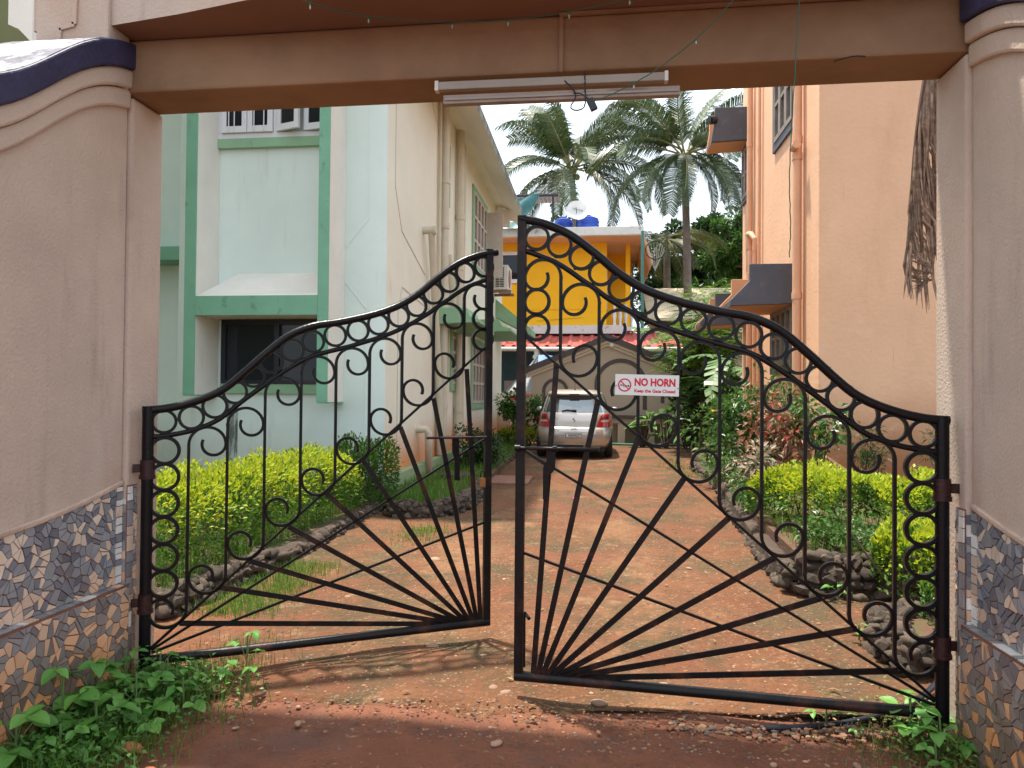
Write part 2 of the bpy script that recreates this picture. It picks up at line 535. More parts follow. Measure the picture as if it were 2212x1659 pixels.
# ------------------------------------------------------------------ gateway: pillars, beam, canopy
gw = thing('gateway', 'tall plastered gateway with a deep beam and jutting canopy slab over the drive', 'gateway', (-0.4, 3.27, 0))
part('pillar', MB().box(-2.62, -2.24, 3.172, 3.42, -.1, 2.846), m_plaster, gw, bevel=.018, seg=3)
part('pillar', MB().box(1.50, 1.90, 3.105, 3.372, -.1, 2.846), m_plaster, gw, bevel=.018, seg=3)
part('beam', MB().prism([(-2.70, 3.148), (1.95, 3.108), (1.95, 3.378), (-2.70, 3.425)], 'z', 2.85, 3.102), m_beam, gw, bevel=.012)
bow = [(-2.64, 3.02), (-2.23, 3.006), (-1.86, 2.945), (-1.52, 2.872), (-1.1, 2.81), (-.6, 2.765), (-.1, 2.745), (.4, 2.765), (.9, 2.82), (1.3, 2.90), (1.6, 3.0), (2.0, 3.02)]
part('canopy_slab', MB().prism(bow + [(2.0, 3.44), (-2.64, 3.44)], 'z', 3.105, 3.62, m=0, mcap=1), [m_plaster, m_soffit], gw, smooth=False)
part('end_pier', MB().box(-2.60, -2.235, 2.985, 3.14, 2.86, 3.7), m_plaster, gw, bevel=.01)
part('relief_moulding', MB().bar((-2.475, 2.981, 2.98), (-2.475, 2.981, 3.09), .022, .012, (0, 1, 0)).bar((-2.475, 2.981, 3.09), (-2.40, 2.981, 3.105), .022, .012, (0, 1, 0)).bar((-2.40, 2.981, 3.105), (-2.395, 2.981, 3.3), .022, .012, (0, 1, 0)), m_plaster, gw)
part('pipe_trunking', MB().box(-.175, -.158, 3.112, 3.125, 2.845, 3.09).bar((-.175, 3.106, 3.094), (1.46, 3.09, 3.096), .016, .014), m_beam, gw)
# plaster ribs where pillar meets wing wall, mosaic on the pillars is laid with the wings

# ------------------------------------------------------------------ wing walls with swooping caps and mosaic dado
def swoop(t, drop):
    return 2.965 - drop * (1 / (1 + math.exp(-(t - .52) * 5.2)) - 1 / (1 + math.exp(.52 * 5.2)))
def wing(side):
    lab = ('left' if side > 0 else 'right')
    xf = -2.262 if side > 0 else 1.526                 # face of the wall
    y1 = 3.165 if side > 0 else 3.10
    y0 = 1.62
    drop = 0.66 if side > 0 else 0.46
    w = thing('wing_wall', lab + ' curved entrance wall with dark swooping cap and broken tile mosaic dado', 'wall', (xf, 2.4, 0))
    X = lambda d: xf + side * d                        # d > 0 towards the drive
    def slab(z0f, z1f, d0, d1, m, nm, bevel=0, ya=y0, yb=y1, n=26):
        ys = [yb + (ya - yb) * i / n for i in range(n + 1)]
        poly = [(y, z1f(y)) for y in ys] + [(y, z0f(y)) for y in reversed(ys)]
        a, b = sorted((X(d0), X(d1)))
        return part(nm, MB().prism(poly, 'x', a, b), m, w, bevel=bevel)
    cb = lambda y: swoop(y1 - y, drop)
    mt = lambda y: .972 - .155 * (y1 - y) - .02 * math.sin((y1 - y) * 4)
    slab(lambda y: -.1, lambda y: cb(y) - .002, -.34, 0, m_plaster, 'wall_face')
    slab(cb, lambda y: cb(y) + .122, -.40, .055, m_navy, 'wall_cap', .008, yb=y1 - .012 if side > 0 else y1 + .0)
    slab(lambda y: cb(y) + .118, lambda y: cb(y) + .128, -.395, .046, m_captop, 'cap_top', .003, yb=y1 - .2)
    for dz, dd in ((.09, .038), (.185, .022)):
        slab(lambda y: cb(y) - dz, lambda y: cb(y) - .003 if dd > .03 else cb(y) - .092, -.01, dd, m_plaster, 'moulding', .012)
    slab(lambda y: mt(y) - .004, lambda y: mt(y) + .020, -.01, .014, m_lip, 'plaster_lip', .006)
    slab(lambda y: -.1, lambda y: .498, .001, .048, m_grout, 'plinth_ledge')
    slab(lambda y: .5, lambda y: mt(y) - .005, .0005, .0030, m_grout, 'grout_bed')
    rng = random.Random(11 if side > 0 else 23)
    pool = []
    yv = 2.33 if side > 0 else 2.70
    vis = lambda q: 1.0 if max(p[0] for p in q) > yv else 0.02
    ya = y0 + .004
    up = shards([(ya, .503), (y1 - .047, .503), (y1 - .047, mt(y1) - .006), (ya, mt(ya) - .006)], .042, rng)
    lay_tiles(w, up, lambda s, z, h: (X(.0028 + h), s, z), rng, vis, cream=.27, pool=pool)
    lo = shards([(ya, -.02), (y1 - .002, -.02), (y1 - .002, .488), (ya, .488)], .045, rng)
    lay_tiles(w, lo, lambda s, z, h: (X(.046 + h), s, z), rng, vis, cream=.30, pool=pool)
    # ledge row of squarish pieces
    y = ya
    while y < y1 - .03:
        l = rng.uniform(.03, .055)
        q = [(y, .003), (y + l - .004, .003), (y + l - .004 + rng.uniform(-.003, .003), .048), (y + rng.uniform(-.003, .003), .048)]
        mbt = MB().add([(X(b), a, .496) for a, b in q] + [(X(b), a, .503) for a, b in q],
                       [(4, 5, 6, 7), (0, 1, 5, 4), (1, 2, 6, 5), (2, 3, 7, 6), (3, 0, 4, 7)])
        pool.append((.004 * (1 if y > yv else .01), mbt, rng.choice([m_tile_slate, m_tile_slate, m_tile_white, m_tile_cream])))
        y += l
    # pillar: narrow front face and reveal strip
    px = -2.24 if side > 0 else 1.50
    py = 3.172 if side > 0 else 3.105
    part('grout_bed', MB().box(min(px, px + side * .003), max(px, px + side * .003), py + .003, py + .075, -.05, .965), m_grout, w)
    z = .02
    while z < .95:
        hgt = rng.uniform(.035, .085)
        if z + hgt > .962: hgt = .962 - z
        a0, b0 = py + .004, py + .040 + rng.uniform(-.006, .006)
        q = [(a0, z), (b0, z + rng.uniform(-.004, .004)), (b0, z + hgt - .004), (a0, z + hgt - .004)]
        mbt = MB().add([(px + side * .002, a, b) for a, b in q] + [(px + side * .009, a, b) for a, b in q],
                       [(4, 5, 6, 7), (0, 1, 5, 4), (1, 2, 6, 5), (2, 3, 7, 6), (3, 0, 4, 7)])
        pool.append((.003, mbt, rng.choice([m_tile_white, m_tile_slate, m_tile_cream, m_tile_slate])))
        z += hgt
    z = .03
    for zz in range(40):
        hgt = rng.uniform(.03, .06)
        if z + hgt > .955: break
        x0, x1 = sorted((xf + side * .003, px - side * .001))
        pool.append((.0025, MB().box(x0, x1, py - .0065, py + .0, z, z + hgt - .004), rng.choice([m_tile_white, m_tile_cream, m_tile_slate, m_tile_dark])))
        z += hgt
    z = .505
    while z < mt(y1) - .03:                              # squarer pieces run up the end of the wing
        hgt = rng.uniform(.025, .055)
        hgt = min(hgt, mt(y1) - .008 - z)
        q = [(y1 - .044 + rng.uniform(-.003, .003), z), (y1 - .003, z + rng.uniform(0, .003)), (y1 - .003, z + hgt - .004), (y1 - .044 + rng.uniform(-.003, .003), z + hgt - .004)]
        mbt = MB().add([(X(.0028), a, b) for a, b in q] + [(X(.0105), a, b) for a, b in q], [(4, 5, 6, 7), (0, 1, 5, 4), (1, 2, 6, 5), (2, 3, 7, 6), (3, 0, 4, 7)])
        pool.append((.004, mbt, rng.choice([m_tile_white, m_tile_slate, m_tile_cream, m_tile_white])))
        z += hgt
    lay_tiles(w, shards([(py + .043, .02), (py + .073, .02), (py + .073, .96), (py + .043, .96)], .036, rng, 1.3),
              lambda s, zz, h: (px + side * (.002 + h), s, zz), rng, vis, cream=.3, pool=pool)
    finish_tiles(w, pool)
wing(1)
wing(-1)

# ------------------------------------------------------------------ the two gate leaves (one design, mirrored)
TOP = [(-.026, 1.343), (.06, 1.350), (.16, 1.372), (.267, 1.411), (.348, 1.457), (.43, 1.530), (.539, 1.636), (.652, 1.733), (.774, 1.789), (.902, 1.815), (1.079, 1.862), (1.229, 1.921), (1.35, 2.0), (1.444, 2.083), (1.571, 2.181), (1.70, 2.240), (1.811, 2.265)]
SEC = [(.004, 1.193), (.108, 1.205), (.213, 1.23), (.32, 1.280), (.429, 1.372), (.538, 1.458), (.651, 1.542), (.773, 1.612), (.959, 1.668), (1.137, 1.728), (1.257, 1.782), (1.381, 1.856), (1.443, 1.902), (1.507, 1.948), (1.633, 2.035), (1.785, 2.097)]
RING = [(.071, 1.269), (.193, 1.290), (.302, 1.345), (.396, 1.419), (.482, 1.500), (.569, 1.577), (.669, 1.640), (.777, 1.690), (.892, 1.725), (1.010, 1.757), (1.122, 1.796), (1.231, 1.845), (1.333, 1.908), (1.426, 1.982), (1.516, 2.055), (1.616, 2.115), (1.727, 2.156)]
TMID = [1.170, 1.267, 1.425, 1.540, 1.590, 1.649, 1.739, 1.861, 1.981]
BMID = [.327, .479, .636, .796, .946, 1.106, 1.262, 1.423, 1.576]
RAYT = [(.165, .271), (.341, .432), (.487, .550), (.673, .712), (.860, .878), (1.052, 1.045), (1.252, 1.222), (1.437, 1.382), (1.629, 1.550)]
RAYB = [(1.247, .151), (1.43, .153), (1.517, .152), (1.569, .15), (1.612, .148), (1.642, .148), (1.672, .146), (1.698, .146), (1.724, .145)]
def smooth_curve(pts, k=4):
    out = []
    n = len(pts)
    for i in range(n - 1):
        p0, p1, p2, p3 = pts[max(i - 1, 0)], pts[i], pts[i + 1], pts[min(i + 2, n - 1)]
        for j in range(k):
            t = j / k
            out.append(tuple(0.5 * (2 * p1[d] + (p2[d] - p0[d]) * t + (2 * p0[d] - 5 * p1[d] + 4 * p2[d] - p3[d]) * t * t + (-p0[d] + 3 * p1[d] - 3 * p2[d] + p3[d]) * t ** 3) for d in range(len(p1))))
    out.append(tuple(pts[-1]))
    return out
_ring = MB().sweep([(.0535 * math.cos(2 * PI * i / 30), 0, .0535 * math.sin(2 * PI * i / 30)) for i in range(30)],
            [(-.0070, -.0095), (.0070, -.0095), (.0070, .0095), (-.0070, .0095)], closed=True, up=(0, 1, 0))
me_ring = _ring.mesh('ring', m_iron, smooth='auto')
FLAT = [(-.0072, -.009), (.0072, -.009), (.0072, .009), (-.0072, .009)]
def arc(cx, cz, r, a0, a1, n):
    return [(cx + r * math.cos(R(a0 + (a1 - a0) * i / n)), 0, cz + r * math.sin(R(a0 + (a1 - a0) * i / n))) for i in range(n + 1)]
def gate_leaf(label, hinge, rz, cs, W):
    """u runs from the hinge to the meeting stile along local x; cs = local y sign of the side facing the street"""
    g = thing('gate_leaf', label, 'gate', hinge, rz, 'iron gate leaves')
    P = lambda nm, mb, mt=m_iron, sm='auto', b=0: part(nm, mb, mt, g, smooth=sm, local=True, bevel=b)
    P('hinge_post', MB().tube([(0, 0, .06), (0, 0, 1.345)], .027, 14).lathe([(0, .06), (.0275, .06)], n=14))
    P('top_rail', MB().tube([(u, 0, z - .018) for u, z in smooth_curve(TOP)], .020, 12, up=(0, 1, 0)))
    P('lower_curved_rail', MB().tube([(u, 0, z) for u, z in smooth_curve(SEC)], .0125, 10, up=(0, 1, 0)))
    P('meeting_stile', MB().box(W - .021, W + .021, -.017, .017, .085, 2.262), m_rustiron, False, .004)
    P('bottom_rail', MB().tube([(-.02, 0, .105), (W * .5, 0, .104), (W + .018, 0, .105)], .0235, 14), m_rustiron)
    P('diagonal_bar', MB().bar((.02, 0, .158), (W - .02, 0, 1.690), .012, .018, (0, 1, 0)))
    P('cross_bar', MB().bar((.03, 0, .155), (W - .02, 0, 1.158), .011, .015, (0, 1, 0)))
    P('cross_bar', MB().bar((.03, 0, .141), (W - .02, 0, .678), .011, .014, (0, 1, 0)))
    for (a, b), (c, d) in zip(RAYT, RAYB):
        l_ = math.hypot(c - a, d - b); ux, uz = (c - a) / l_, (d - b) / l_
        e_ = min(.30, (d - .122) / max(-uz, 1e-3))
        P('ray_bar', MB().bar((a - ux * .012, .004 * cs, b - uz * .012), (c + ux * e_, .004 * cs, d + uz * e_), .026, .007, (0, 1, 0)), m_rustiron, False)
    for u, z in RING:
        place('ring', me_ring, g, (u + U(-.002, .002), U(-.002, .002), z + U(-.002, .002)), (U(-.03, .03), U(0, 3), U(-.04, .04)), U(1.0, 1.05))
    for z in (1.127, .997, .867, .735, .603, .472):
        place('ring', me_ring, g, (.076, 0, z), sc=1.19)
    for z in (1.854, 1.733):
        place('ring', me_ring, g, (1.724, 0, z), sc=1.08)
    wb = MB()
    for (u, z), (u2, z2) in zip(RING, RING[1:]):
        l_ = math.hypot(u2 - u, z2 - z); nx, nz = -(z2 - z) / l_, (u2 - u) / l_
        for a_, b_ in (((u + u2) / 2, (z + z2) / 2), (u + nx * .057, z + nz * .057), (u - nx * .057, z - nz * .057)):
            wb.ico((a_, U(-.004, .004), b_), (U(.007, .011), U(.008, .011), U(.007, .011)), 1, .15)
    for k in range(9):
        for z in (BMID[k] + .015, TMID[k] - .015):
            wb.ico((.183 + .1785 * k - .171 * (1 if z < 1 else -1) * 0 + .0, 0, z), (.010, .011, .013), 1, .15)
        wb.ico((RAYT[k][0], 0, RAYT[k][1]), (.014, .011, .011), 1, .15)
    part('weld_beads', wb, m_iron, g, smooth=True, local=True, kind='stuff')
    for k in range(9):
        u = .183 + .1785 * k
        r1, r2 = .0855, .0555
        zt, zb = TMID[k] - .015, BMID[k] + .015
        path = []
        path += arc(u + 2 * r1 - r2, zt, r2, -205, 0, 14)
        path += arc(u + r1, zt, r1, 0, 180, 16)[1:]
        n = 6
        path += [(u, 0, zt + (zb - zt) * i / n) for i in range(1, n)]
        path += arc(u - r1, zb, r1, 360, 180, 16)
        path += arc(u - 2 * r1 + r2, zb, r2, 180, -25, 14)[1:]
        P('scroll_bar', MB().sweep(path, FLAT, up=(0, 1, 0)))
    for z in (1.053, .40):
        P('hinge_collar', MB().tube([(0, 0, z - .045), (0, 0, z + .03)], .033, 14).tube([(0, 0, z - .062), (0, 0, z - .045)], .037, 14).bar((-.0, 0, z - .01), (-.064, 0, z - .01), .012, .04), m_maroon)
    return g, P
L0, L1 = Vector((-2.179, 3.24)), Vector((-.625, 4.07))
aL = math.atan2(L1.y - L0.y, L1.x - L0.x)
gl, PL = gate_leaf('black wrought iron gate leaf on the left, swung further open, with padlock on its stile', (L0.x, L0.y, 0), aL, -1, 1.762)
R0, R1 = Vector((1.436, 3.165)), Vector((-.354, 3.316))
aR = math.atan2(R1.y - R0.y, R1.x - R0.x)
gr, PR = gate_leaf('black wrought iron gate leaf on the right carrying the NO HORN sign and slide bolt', (R0.x, R0.y, 0), aR, 1, 1.796)
# right leaf: slide bolt, its strut, slotted plate, drop pin
PR('slide_bolt', MB().tube([(1.815, .034, 1.170), (1.43, .034, 1.172)], .0085, 10).tube([(1.44, .034, 1.172), (1.424, .034, 1.172)], .011, 10)
   .tube([(1.815, .034, 1.170), (1.79, .034, 1.170)], .016, 10), m_rustiron)
PR('bolt_sleeve', MB().tube([(1.638, .034, 1.171), (1.618, .034, 1.171)], .015, 10).bar((1.70, .012, 1.184), (1.50, .012, 1.184), .014, .012), m_rustiron)
PR('bolt_plate', MB().prism([(1.655, 1.165), (1.628, 1.165), (1.628, 1.075), (1.655, 1.045), (1.660, .935), (1.670, .925), (1.684, .935), (1.684, 1.085), (1.655, 1.115)], 'y', .020, .027), m_iron, False)
PR('bolt_strut', MB().bar((1.77, .01, 1.155), (1.675, .018, 1.095), .012, .012, (0, 1, 0)))
PR('drop_pin', MB().tube([(1.765, .03, .16), (1.765, .03, .405)], .006, 8).tube([(1.765, .02, .405), (1.735, .075, .398)], .008, 8), m_rustiron)
# left leaf: bolt, plate
PL('slide_bolt', MB().tube([(1.742, -.034, 1.172), (1.39, -.034, 1.172)], .0075, 10), m_maroon)
PL('bolt_plate', MB().bar((1.62, -.02, 1.175), (1.47, -.02, 1.175), .012, .022, (0, 1, 0)).prism([(1.585, 1.165), (1.545, 1.165), (1.545, 1.09), (1.56, 1.05), (1.56, .93), (1.59, .925), (1.59, 1.05), (1.585, 1.09)], 'y', -.012, -.005), m_iron, False)
m_brass = mat('brass', (0.25, 0.12, 0.05), 0.4, 0.3, 12, metal=0.7)
pk = thing('padlock', 'small brass padlock hanging from the left gate stile', 'padlock', (0, 0, 0))
def gl_pt(u, y, z):
    c, s = math.cos(aL), math.sin(aL)
    return (L0.x + c * u - s * y, L0.y + s * u + c * y, z)
b = gl_pt(1.722, -.03, .93)
pk.location = b; ORG[pk.name] = b
part('body', MB().box(-.018, .018, -.008, .008, -.045, .01), m_brass, pk, local=True, bevel=.004)
part('shackle', MB().tube([(-.012, 0, .008), (-.012, 0, .035), (-.006, 0, .046), (.006, 0, .046), (.012, 0, .035), (.012, 0, .008)], .0035, 8, up=(0, 1, 0)), m_iron, pk, local=True)

# NO HORN sign, tied to the right leaf
m_signw = mat('sign_white', (0.66, 0.70, 0.71), 0.35, 0.03, 3)
m_signr = mat('sign_red', (0.55, 0.012, 0.03), 0.4, 0.05, 3)
m_signk = mat('sign_black', (0.015, 0.015, 0.02), 0.4, 0.05, 3)
m_wire = mat('tie_wire', (0.28, 0.26, 0.24), 0.4, 0.2, 9, metal=0.8)
def text_mesh(name, body, m, width, height, bold=0.0, extrude=0.0):
    cu = bpy.data.curves.new(name, 'FONT')
    cu.body = body; cu.size = 1.0; cu.offset = bold; cu.extrude = extrude; cu.resolution_u = 4
    to = bpy.data.objects.new(name, cu); COL.objects.link(to)
    dg = bpy.context.evaluated_depsgraph_get(); dg.update()
    me = bpy.data.meshes.new_from_object(to.evaluated_get(dg))
    bpy.data.objects.remove(to); bpy.data.curves.remove(cu)
    xs = [v.co.x for v in me.vertices]; ys = [v.co.y for v in me.vertices]
    x0, x1, y0, y1 = min(xs), max(xs), min(ys), max(ys)
    for v in me.vertices:
        v.co.x = (v.co.x - x0) / (x1 - x0) * width
        v.co.y = (v.co.y - y0) / (y1 - y0) * height
    me.materials.clear(); me.materials.append(m)
    me.name = name
    return me
def gr_pt(u, y, z):
    c, s = math.cos(aR), math.sin(aR)
    return Vector((R0.x + c * u - s * y, R0.y + s * u + c * y, z))
SW, SH = .283, .094
s_org = gr_pt(1.3575, .026, 1.4215)                        # lower left corner seen from the street
sg = thing('warning_sign', 'white and red NO HORN Keep the Gate Closed sign tied to the gate', 'sign', tuple(s_org), aR - PI)
sg.rotation_euler = (R(90), R(1.2), aR - PI)
def SP(nm, mb, m, **k): return part(nm, mb, m, sg, local=True, **k)
SP('board', MB().box(0, SW, 0, SH, -.003, 0), m_signw, bevel=.0008)
place('lettering', text_mesh('lettering_no_horn', 'NO HORN', m_signr, .180, .0360, .042, .004), sg, (.087, .0425, .0006), sc=(1, 1, .1))
place('lettering', text_mesh('lettering_keep', 'Keep the Gate Closed', m_signr, .180, .0195, .030, .004), sg, (.087, .0095, .0006), sc=(1, 1, .1))
rg = MB()
rc, rr = (.0430, .0455), .0270
rg.sweep([(rc[0] + rr * math.cos(2 * PI * i / 36), rc[1] + rr * math.sin(2 * PI * i / 36), .0006) for i in range(36)], [(-.003, -.0004), (.003, -.0004), (.003, .0004), (-.003, .0004)], closed=True)
SP('prohibition_ring', rg, m_signr)
hn = MB()
hn.prism([(.0245, .0505), (.0285, .0475), (.036, .0462), (.056, .0440), (.056, .0418), (.036, .0432), (.029, .0428), (.0245, .0395)], 'z', .0002, .0008)
hn.prism([(rc[0] + .0175 + .0042 * math.cos(2 * PI * i / 14), .0418 + .0042 * math.sin(2 * PI * i / 14)) for i in range(14)], 'z', .0002, .00085)
hn.sweep([(.038, .0425, .0005), (.038, .0385, .0005), (.041, .0372, .0005), (.049, .0368, .0005), (.051, .0385, .0005), (.051, .0425, .0005)], [(-.0009, -.0003), (.0009, -.0003), (.0009, .0003), (-.0009, .0003)])
SP('horn_symbol', hn, m_signk)
SP('prohibition_bar', MB().bar((rc[0] - rr * .71, rc[1] + rr * .71, .0014), (rc[0] + rr * .71, rc[1] - rr * .71, .0014), .0048, .0006), m_signr)
SP('tie_wire', MB().tube([(.009, .044, .001), (.004, .042, .006), (-.003, .040, .002), (-.004, .040, -.012)], .0012, 6), m_wire)
SP('tie_wire', MB().tube([(SW - .009, .036, .001), (SW - .002, .037, .005), (SW + .006, .038, .002), (SW + .006, .038, -.012)], .0012, 6), m_wire)
# ------------------------------------------------------------------ mint house (left)
SPL = [dict(k='low', c=(0.62, 0.235, 0.07), a=.10, b=.95, n=.35, s=2.0, f=.95), dict(k='p', c=(0.45, 0.38, 0.28), s=2.2, sc=(1, 1, .35), a=.60, b=.78, f=.35)]
m_mint = mat('mint_paint', (0.66, 0.765, 0.725), 0.8, 0.05, 1.2, bump=0.16, bscale=22, stains=[dict(k='p', c=(0.42, 0.47, 0.41), s=2.2, sc=(2.4, 1, .28), a=.56, b=.78, f=.5), dict(k='p', c=(0.30, 0.32, 0.27), s=1.2, a=.62, b=.76, f=.35), dict(k='low', c=(.40, .36, .26), a=.1, b=.9, n=.5, s=3, f=.45)])
m_cream = mat('cream_paint', (0.77, 0.75, 0.64), 0.8, 0.05, 1.2, bump=0.2, bscale=25, stains=SPL)
m_creamw = mat('white_cream_paint', (0.74, 0.71, 0.65), 0.8, 0.06, 2, bump=0.2, bscale=25,
               stains=[dict(k='p', c=(0.42, 0.30, 0.20), s=1.5, sc=(2, 2, .7), a=.60, b=.80, f=.4)])
m_green = mat('green_paint', (0.175, 0.39, 0.265), 0.75, 0.08, 3, bump=0.2, bscale=30,
              stains=[dict(k='p', c=(0.07, 0.14, 0.10), s=7, sc=(1, 1, .5), a=.58, b=.74, f=.7)])
m_greenl = mat('light_green_paint', (0.25, 0.43, 0.27), 0.75, 0.08, 3, bump=0.2, bscale=30,
               stains=[dict(k='p', c=(0.12, 0.18, 0.12), s=5, a=.60, b=.78, f=.5)])
m_plinth = mat('plinth_green', (0.15, 0.27, 0.17), 0.8, 0.1, 3, stains=[dict(k='low', c=LAT, a=-.2, b=.25, n=.5, s=3, f=.6)])
m_plinthl = mat('plinth_olive', (0.27, 0.36, 0.20), 0.8, 0.1, 3, stains=[dict(k='p', c=LAT, s=3, a=.5, b=.7, f=.4)])
m_mould = mat('mouldy_concrete', (0.25, 0.27, 0.25), 0.9, 0.2, 5, stains=[dict(k='p', c=MOULD, s=5, sc=(1, 1, .5), a=.45, b=.62, f=.8)])
m_winw = mat('window_white', (0.66, 0.68, 0.70), 0.5, 0.05, 4, stains=[dict(k='p', c=(0.3, 0.28, 0.25), s=14, a=.64, b=.76, f=.5)])
m_winp = mat('shutter_pinkish_white', (0.52, 0.46, 0.41), 0.6, 0.1, 5)
m_dark = glass('dark_glass', (0.012, 0.016, 0.022), 0.06)
m_pane = glass('dull_glass', (0.11, 0.10, 0.09), 0.15)
m_winblack = mat('window_black_frame', (0.012, 0.014, 0.022), 0.35, 0.2, 5)
m_pipec = mat('pipe_cream', (0.58, 0.53, 0.42), 0.5, 0.06, 4, stains=[dict(k='low', c=LAT, a=-.05, b=.7, n=.5, s=3, f=.6)])
m_line = mat('relief_line', (0.50, 0.50, 0.40), 0.85, 0.1, 5)

XS, YF, YE = -2.80, 9.175, 20.75
mh = thing('mint_house', 'mint and cream two storey house with green framed bay behind the left gate leaf', 'house', (-5.0, 9.2, 0))
def mp(nm, mb, m, par=None, **k): return part(nm, mb, m, par or mh, **k)
mp('front_wall', MB().box(-5.75, XS - .002, YF, YF + .25, .3, 7.0), m_mint)
mp('side_wall', MB().box(XS - .25, XS, YF + .004, YE, .3, 7.0), m_cream)
mp('set_back_wall', MB().box(-11, -5.70, 9.75, 9.95, 0, 7.0).box(-5.75, -5.70, YF + .2, 10.3, 0, 7), m_mint)
mp('plinth', MB().box(-11, XS + .0, YF - .05, YF + .2, -.05, .30), m_plinth)
mp('side_plinth', MB().box(XS - .2, XS + .12, YF - .05, YE + .1, -.05, .33), m_plinthl, bevel=.01)
# roof slab with its mouldy edge and sloping soffit
mp('eave_slab', MB().prism([(XS - 6, 7.6), (-2.08, 6.52), (-2.08, 6.33), (XS, 6.72), (XS - 6, 7.3)], 'y', 8.6, 20.9, mside=[0, 1, 2, 0, 0]),
   [m_cream, m_mould, m_creamw])
mp('side_drop_wall', MB().box(XS - .1, -2.42, 19.3, 19.5, 6.05, 6.5), m_creamw)
# set-back sunshade
mp('sunshade', MB().box(-9, -5.72, 9.35, 9.745, 3.27, 3.47), m_green, bevel=.01)
# the bay
FY = 8.583
def fin(x0, x1, zb):
    mp('bay_fin', MB().box(x0, x1, FY + .022, YF - .002, zb, 7.0), m_creamw)
    mp('bay_fin_face', MB().box(x0 - .002, x1 + .002, FY, FY + .02, zb - .0, 7.0), m_green, bevel=.004)
    mp('bay_fin_foot', MB().box(x0 + .003, x1 - .003, FY + .004, YF - .004, zb - .02, zb - .002), m_green)
fin(-5.304, -5.155, 1.38)
fin(-3.509, -3.369, 1.30)
mp('bay_floor_band', MB().box(-5.152, -3.512, FY + .022, YF - .003, 2.405, 2.640), m_creamw)
mp('bay_floor_band_face', MB().box(-5.151, -3.513, FY + .001, FY + .0195, 2.403, 2.651), m_green)
mp('bay_panel', MB().box(-5.153, -3.511, YF - .028, YF - .003, 2.64, 4.735), m_mint)
# sloping sill with clipped corners
sl = MB()
A = [(-5.150, FY + .03, 2.655), (-3.514, FY + .03, 2.655), (-3.514, YF - .03, 2.80), (-3.80, YF - .03, 3.03), (-4.86, YF - .03, 3.03), (-5.150, YF - .03, 2.80)]
sl.add(A + [(x, y, 2.642) for x, y, z in A], [(0, 1, 2), (0, 2, 3), (0, 3, 4), (0, 4, 5)] + [(i, (i + 1) % 6, 6 + (i + 1) % 6, 6 + i) for i in range(6)])
mp('bay_sill', sl, m_creamw, fix=False)
mp('sill_band', MB().box(-5.153, -3.511, YF - .10, YF - .029, 4.735, 4.86), m_greenl)
# upper casements
uw = mp('window', MB().box(-5.153, -3.511, YF - .09, YF - .031, 4.862, 4.93).box(-5.153, -5.10, YF - .09, YF - .031, 4.93, 6.3).box(-4.36, -4.31, YF - .09, YF - .031, 4.93, 6.3), m_winw)
for i, (x0, x1, ang) in enumerate(((-5.09, -4.73, 0), (-4.72, -4.365, 0), (-4.30, -3.93, -18), (-3.92, -3.54, -10))):
    sx = x1 - x0
    q = MB().box(0, .07, -.02, .02, 0, 1.3).box(sx - .07, sx, -.02, .02, 0, 1.3).box(.07, sx - .07, -.02, .02, 0, .085).box(.07, sx - .07, -.02, .02, 1.22, 1.3)
    c = part('casement', q, m_winw, uw, local=True)
    c.location = (x0 + 5.0, YF - .105 - 9.2, 4.935); c.rotation_euler = (0, 0, R(ang))
    gq = part('pane', MB().box(.07, sx - .07, -.004, .004, .085, 1.22), m_dark, mh, local=True)
    gq.location = c.location; gq.rotation_euler = c.rotation_euler
mp('window_bars', MB().tube([(-4.98, YF - .135, 4.95), (-4.98, YF - .135, 6.2)], .008, 6).tube([(-4.90, YF - .135, 4.95), (-4.90, YF - .135, 6.2)], .008, 6)
   .tube([(-4.62, YF - .135, 4.95), (-4.62, YF - .135, 6.2)], .008, 6).tube([(-4.48, YF - .135, 4.95), (-4.48, YF - .135, 6.2)], .008, 6), m_winw)
# lower dark sliding window
lw = mp('window', MB().box(-5.087, -3.515, YF - .06, YF - .002, 2.33, 2.40).box(-5.087, -5.02, YF - .06, YF - .002, 1.53, 2.33).box(-3.58, -3.515, YF - .06, YF - .002, 1.53, 2.33)
        .box(-5.02, -3.58, YF - .06, YF - .002, 1.53, 1.58).box(-4.33, -4.26, YF - .055, YF - .002, 1.58, 2.33), m_winblack)
mp('pane', MB().box(-5.02, -4.33, YF - .03, YF - .001, 1.58, 2.33), m_dark, lw)
mp('pane', MB().box(-4.26, -3.58, YF - .02, YF - .001, 1.58, 2.33), m_dark, lw)
mp('sill_band', MB().box(-5.10, -3.512, YF - .05, YF - .001, 1.40, 1.528), m_greenl)
mp('mould_stain', MB().box(-5.02, -4.86, YF - .004, YF - .0005, .32, 1.28), mat('mould_streak', (0.50, 0.58, 0.52), .9, .1, 4, stains=[dict(k='p', c=(.05, .06, .05), s=6, sc=(3, 1, .5), a=.35, b=.6, f=.9)]))
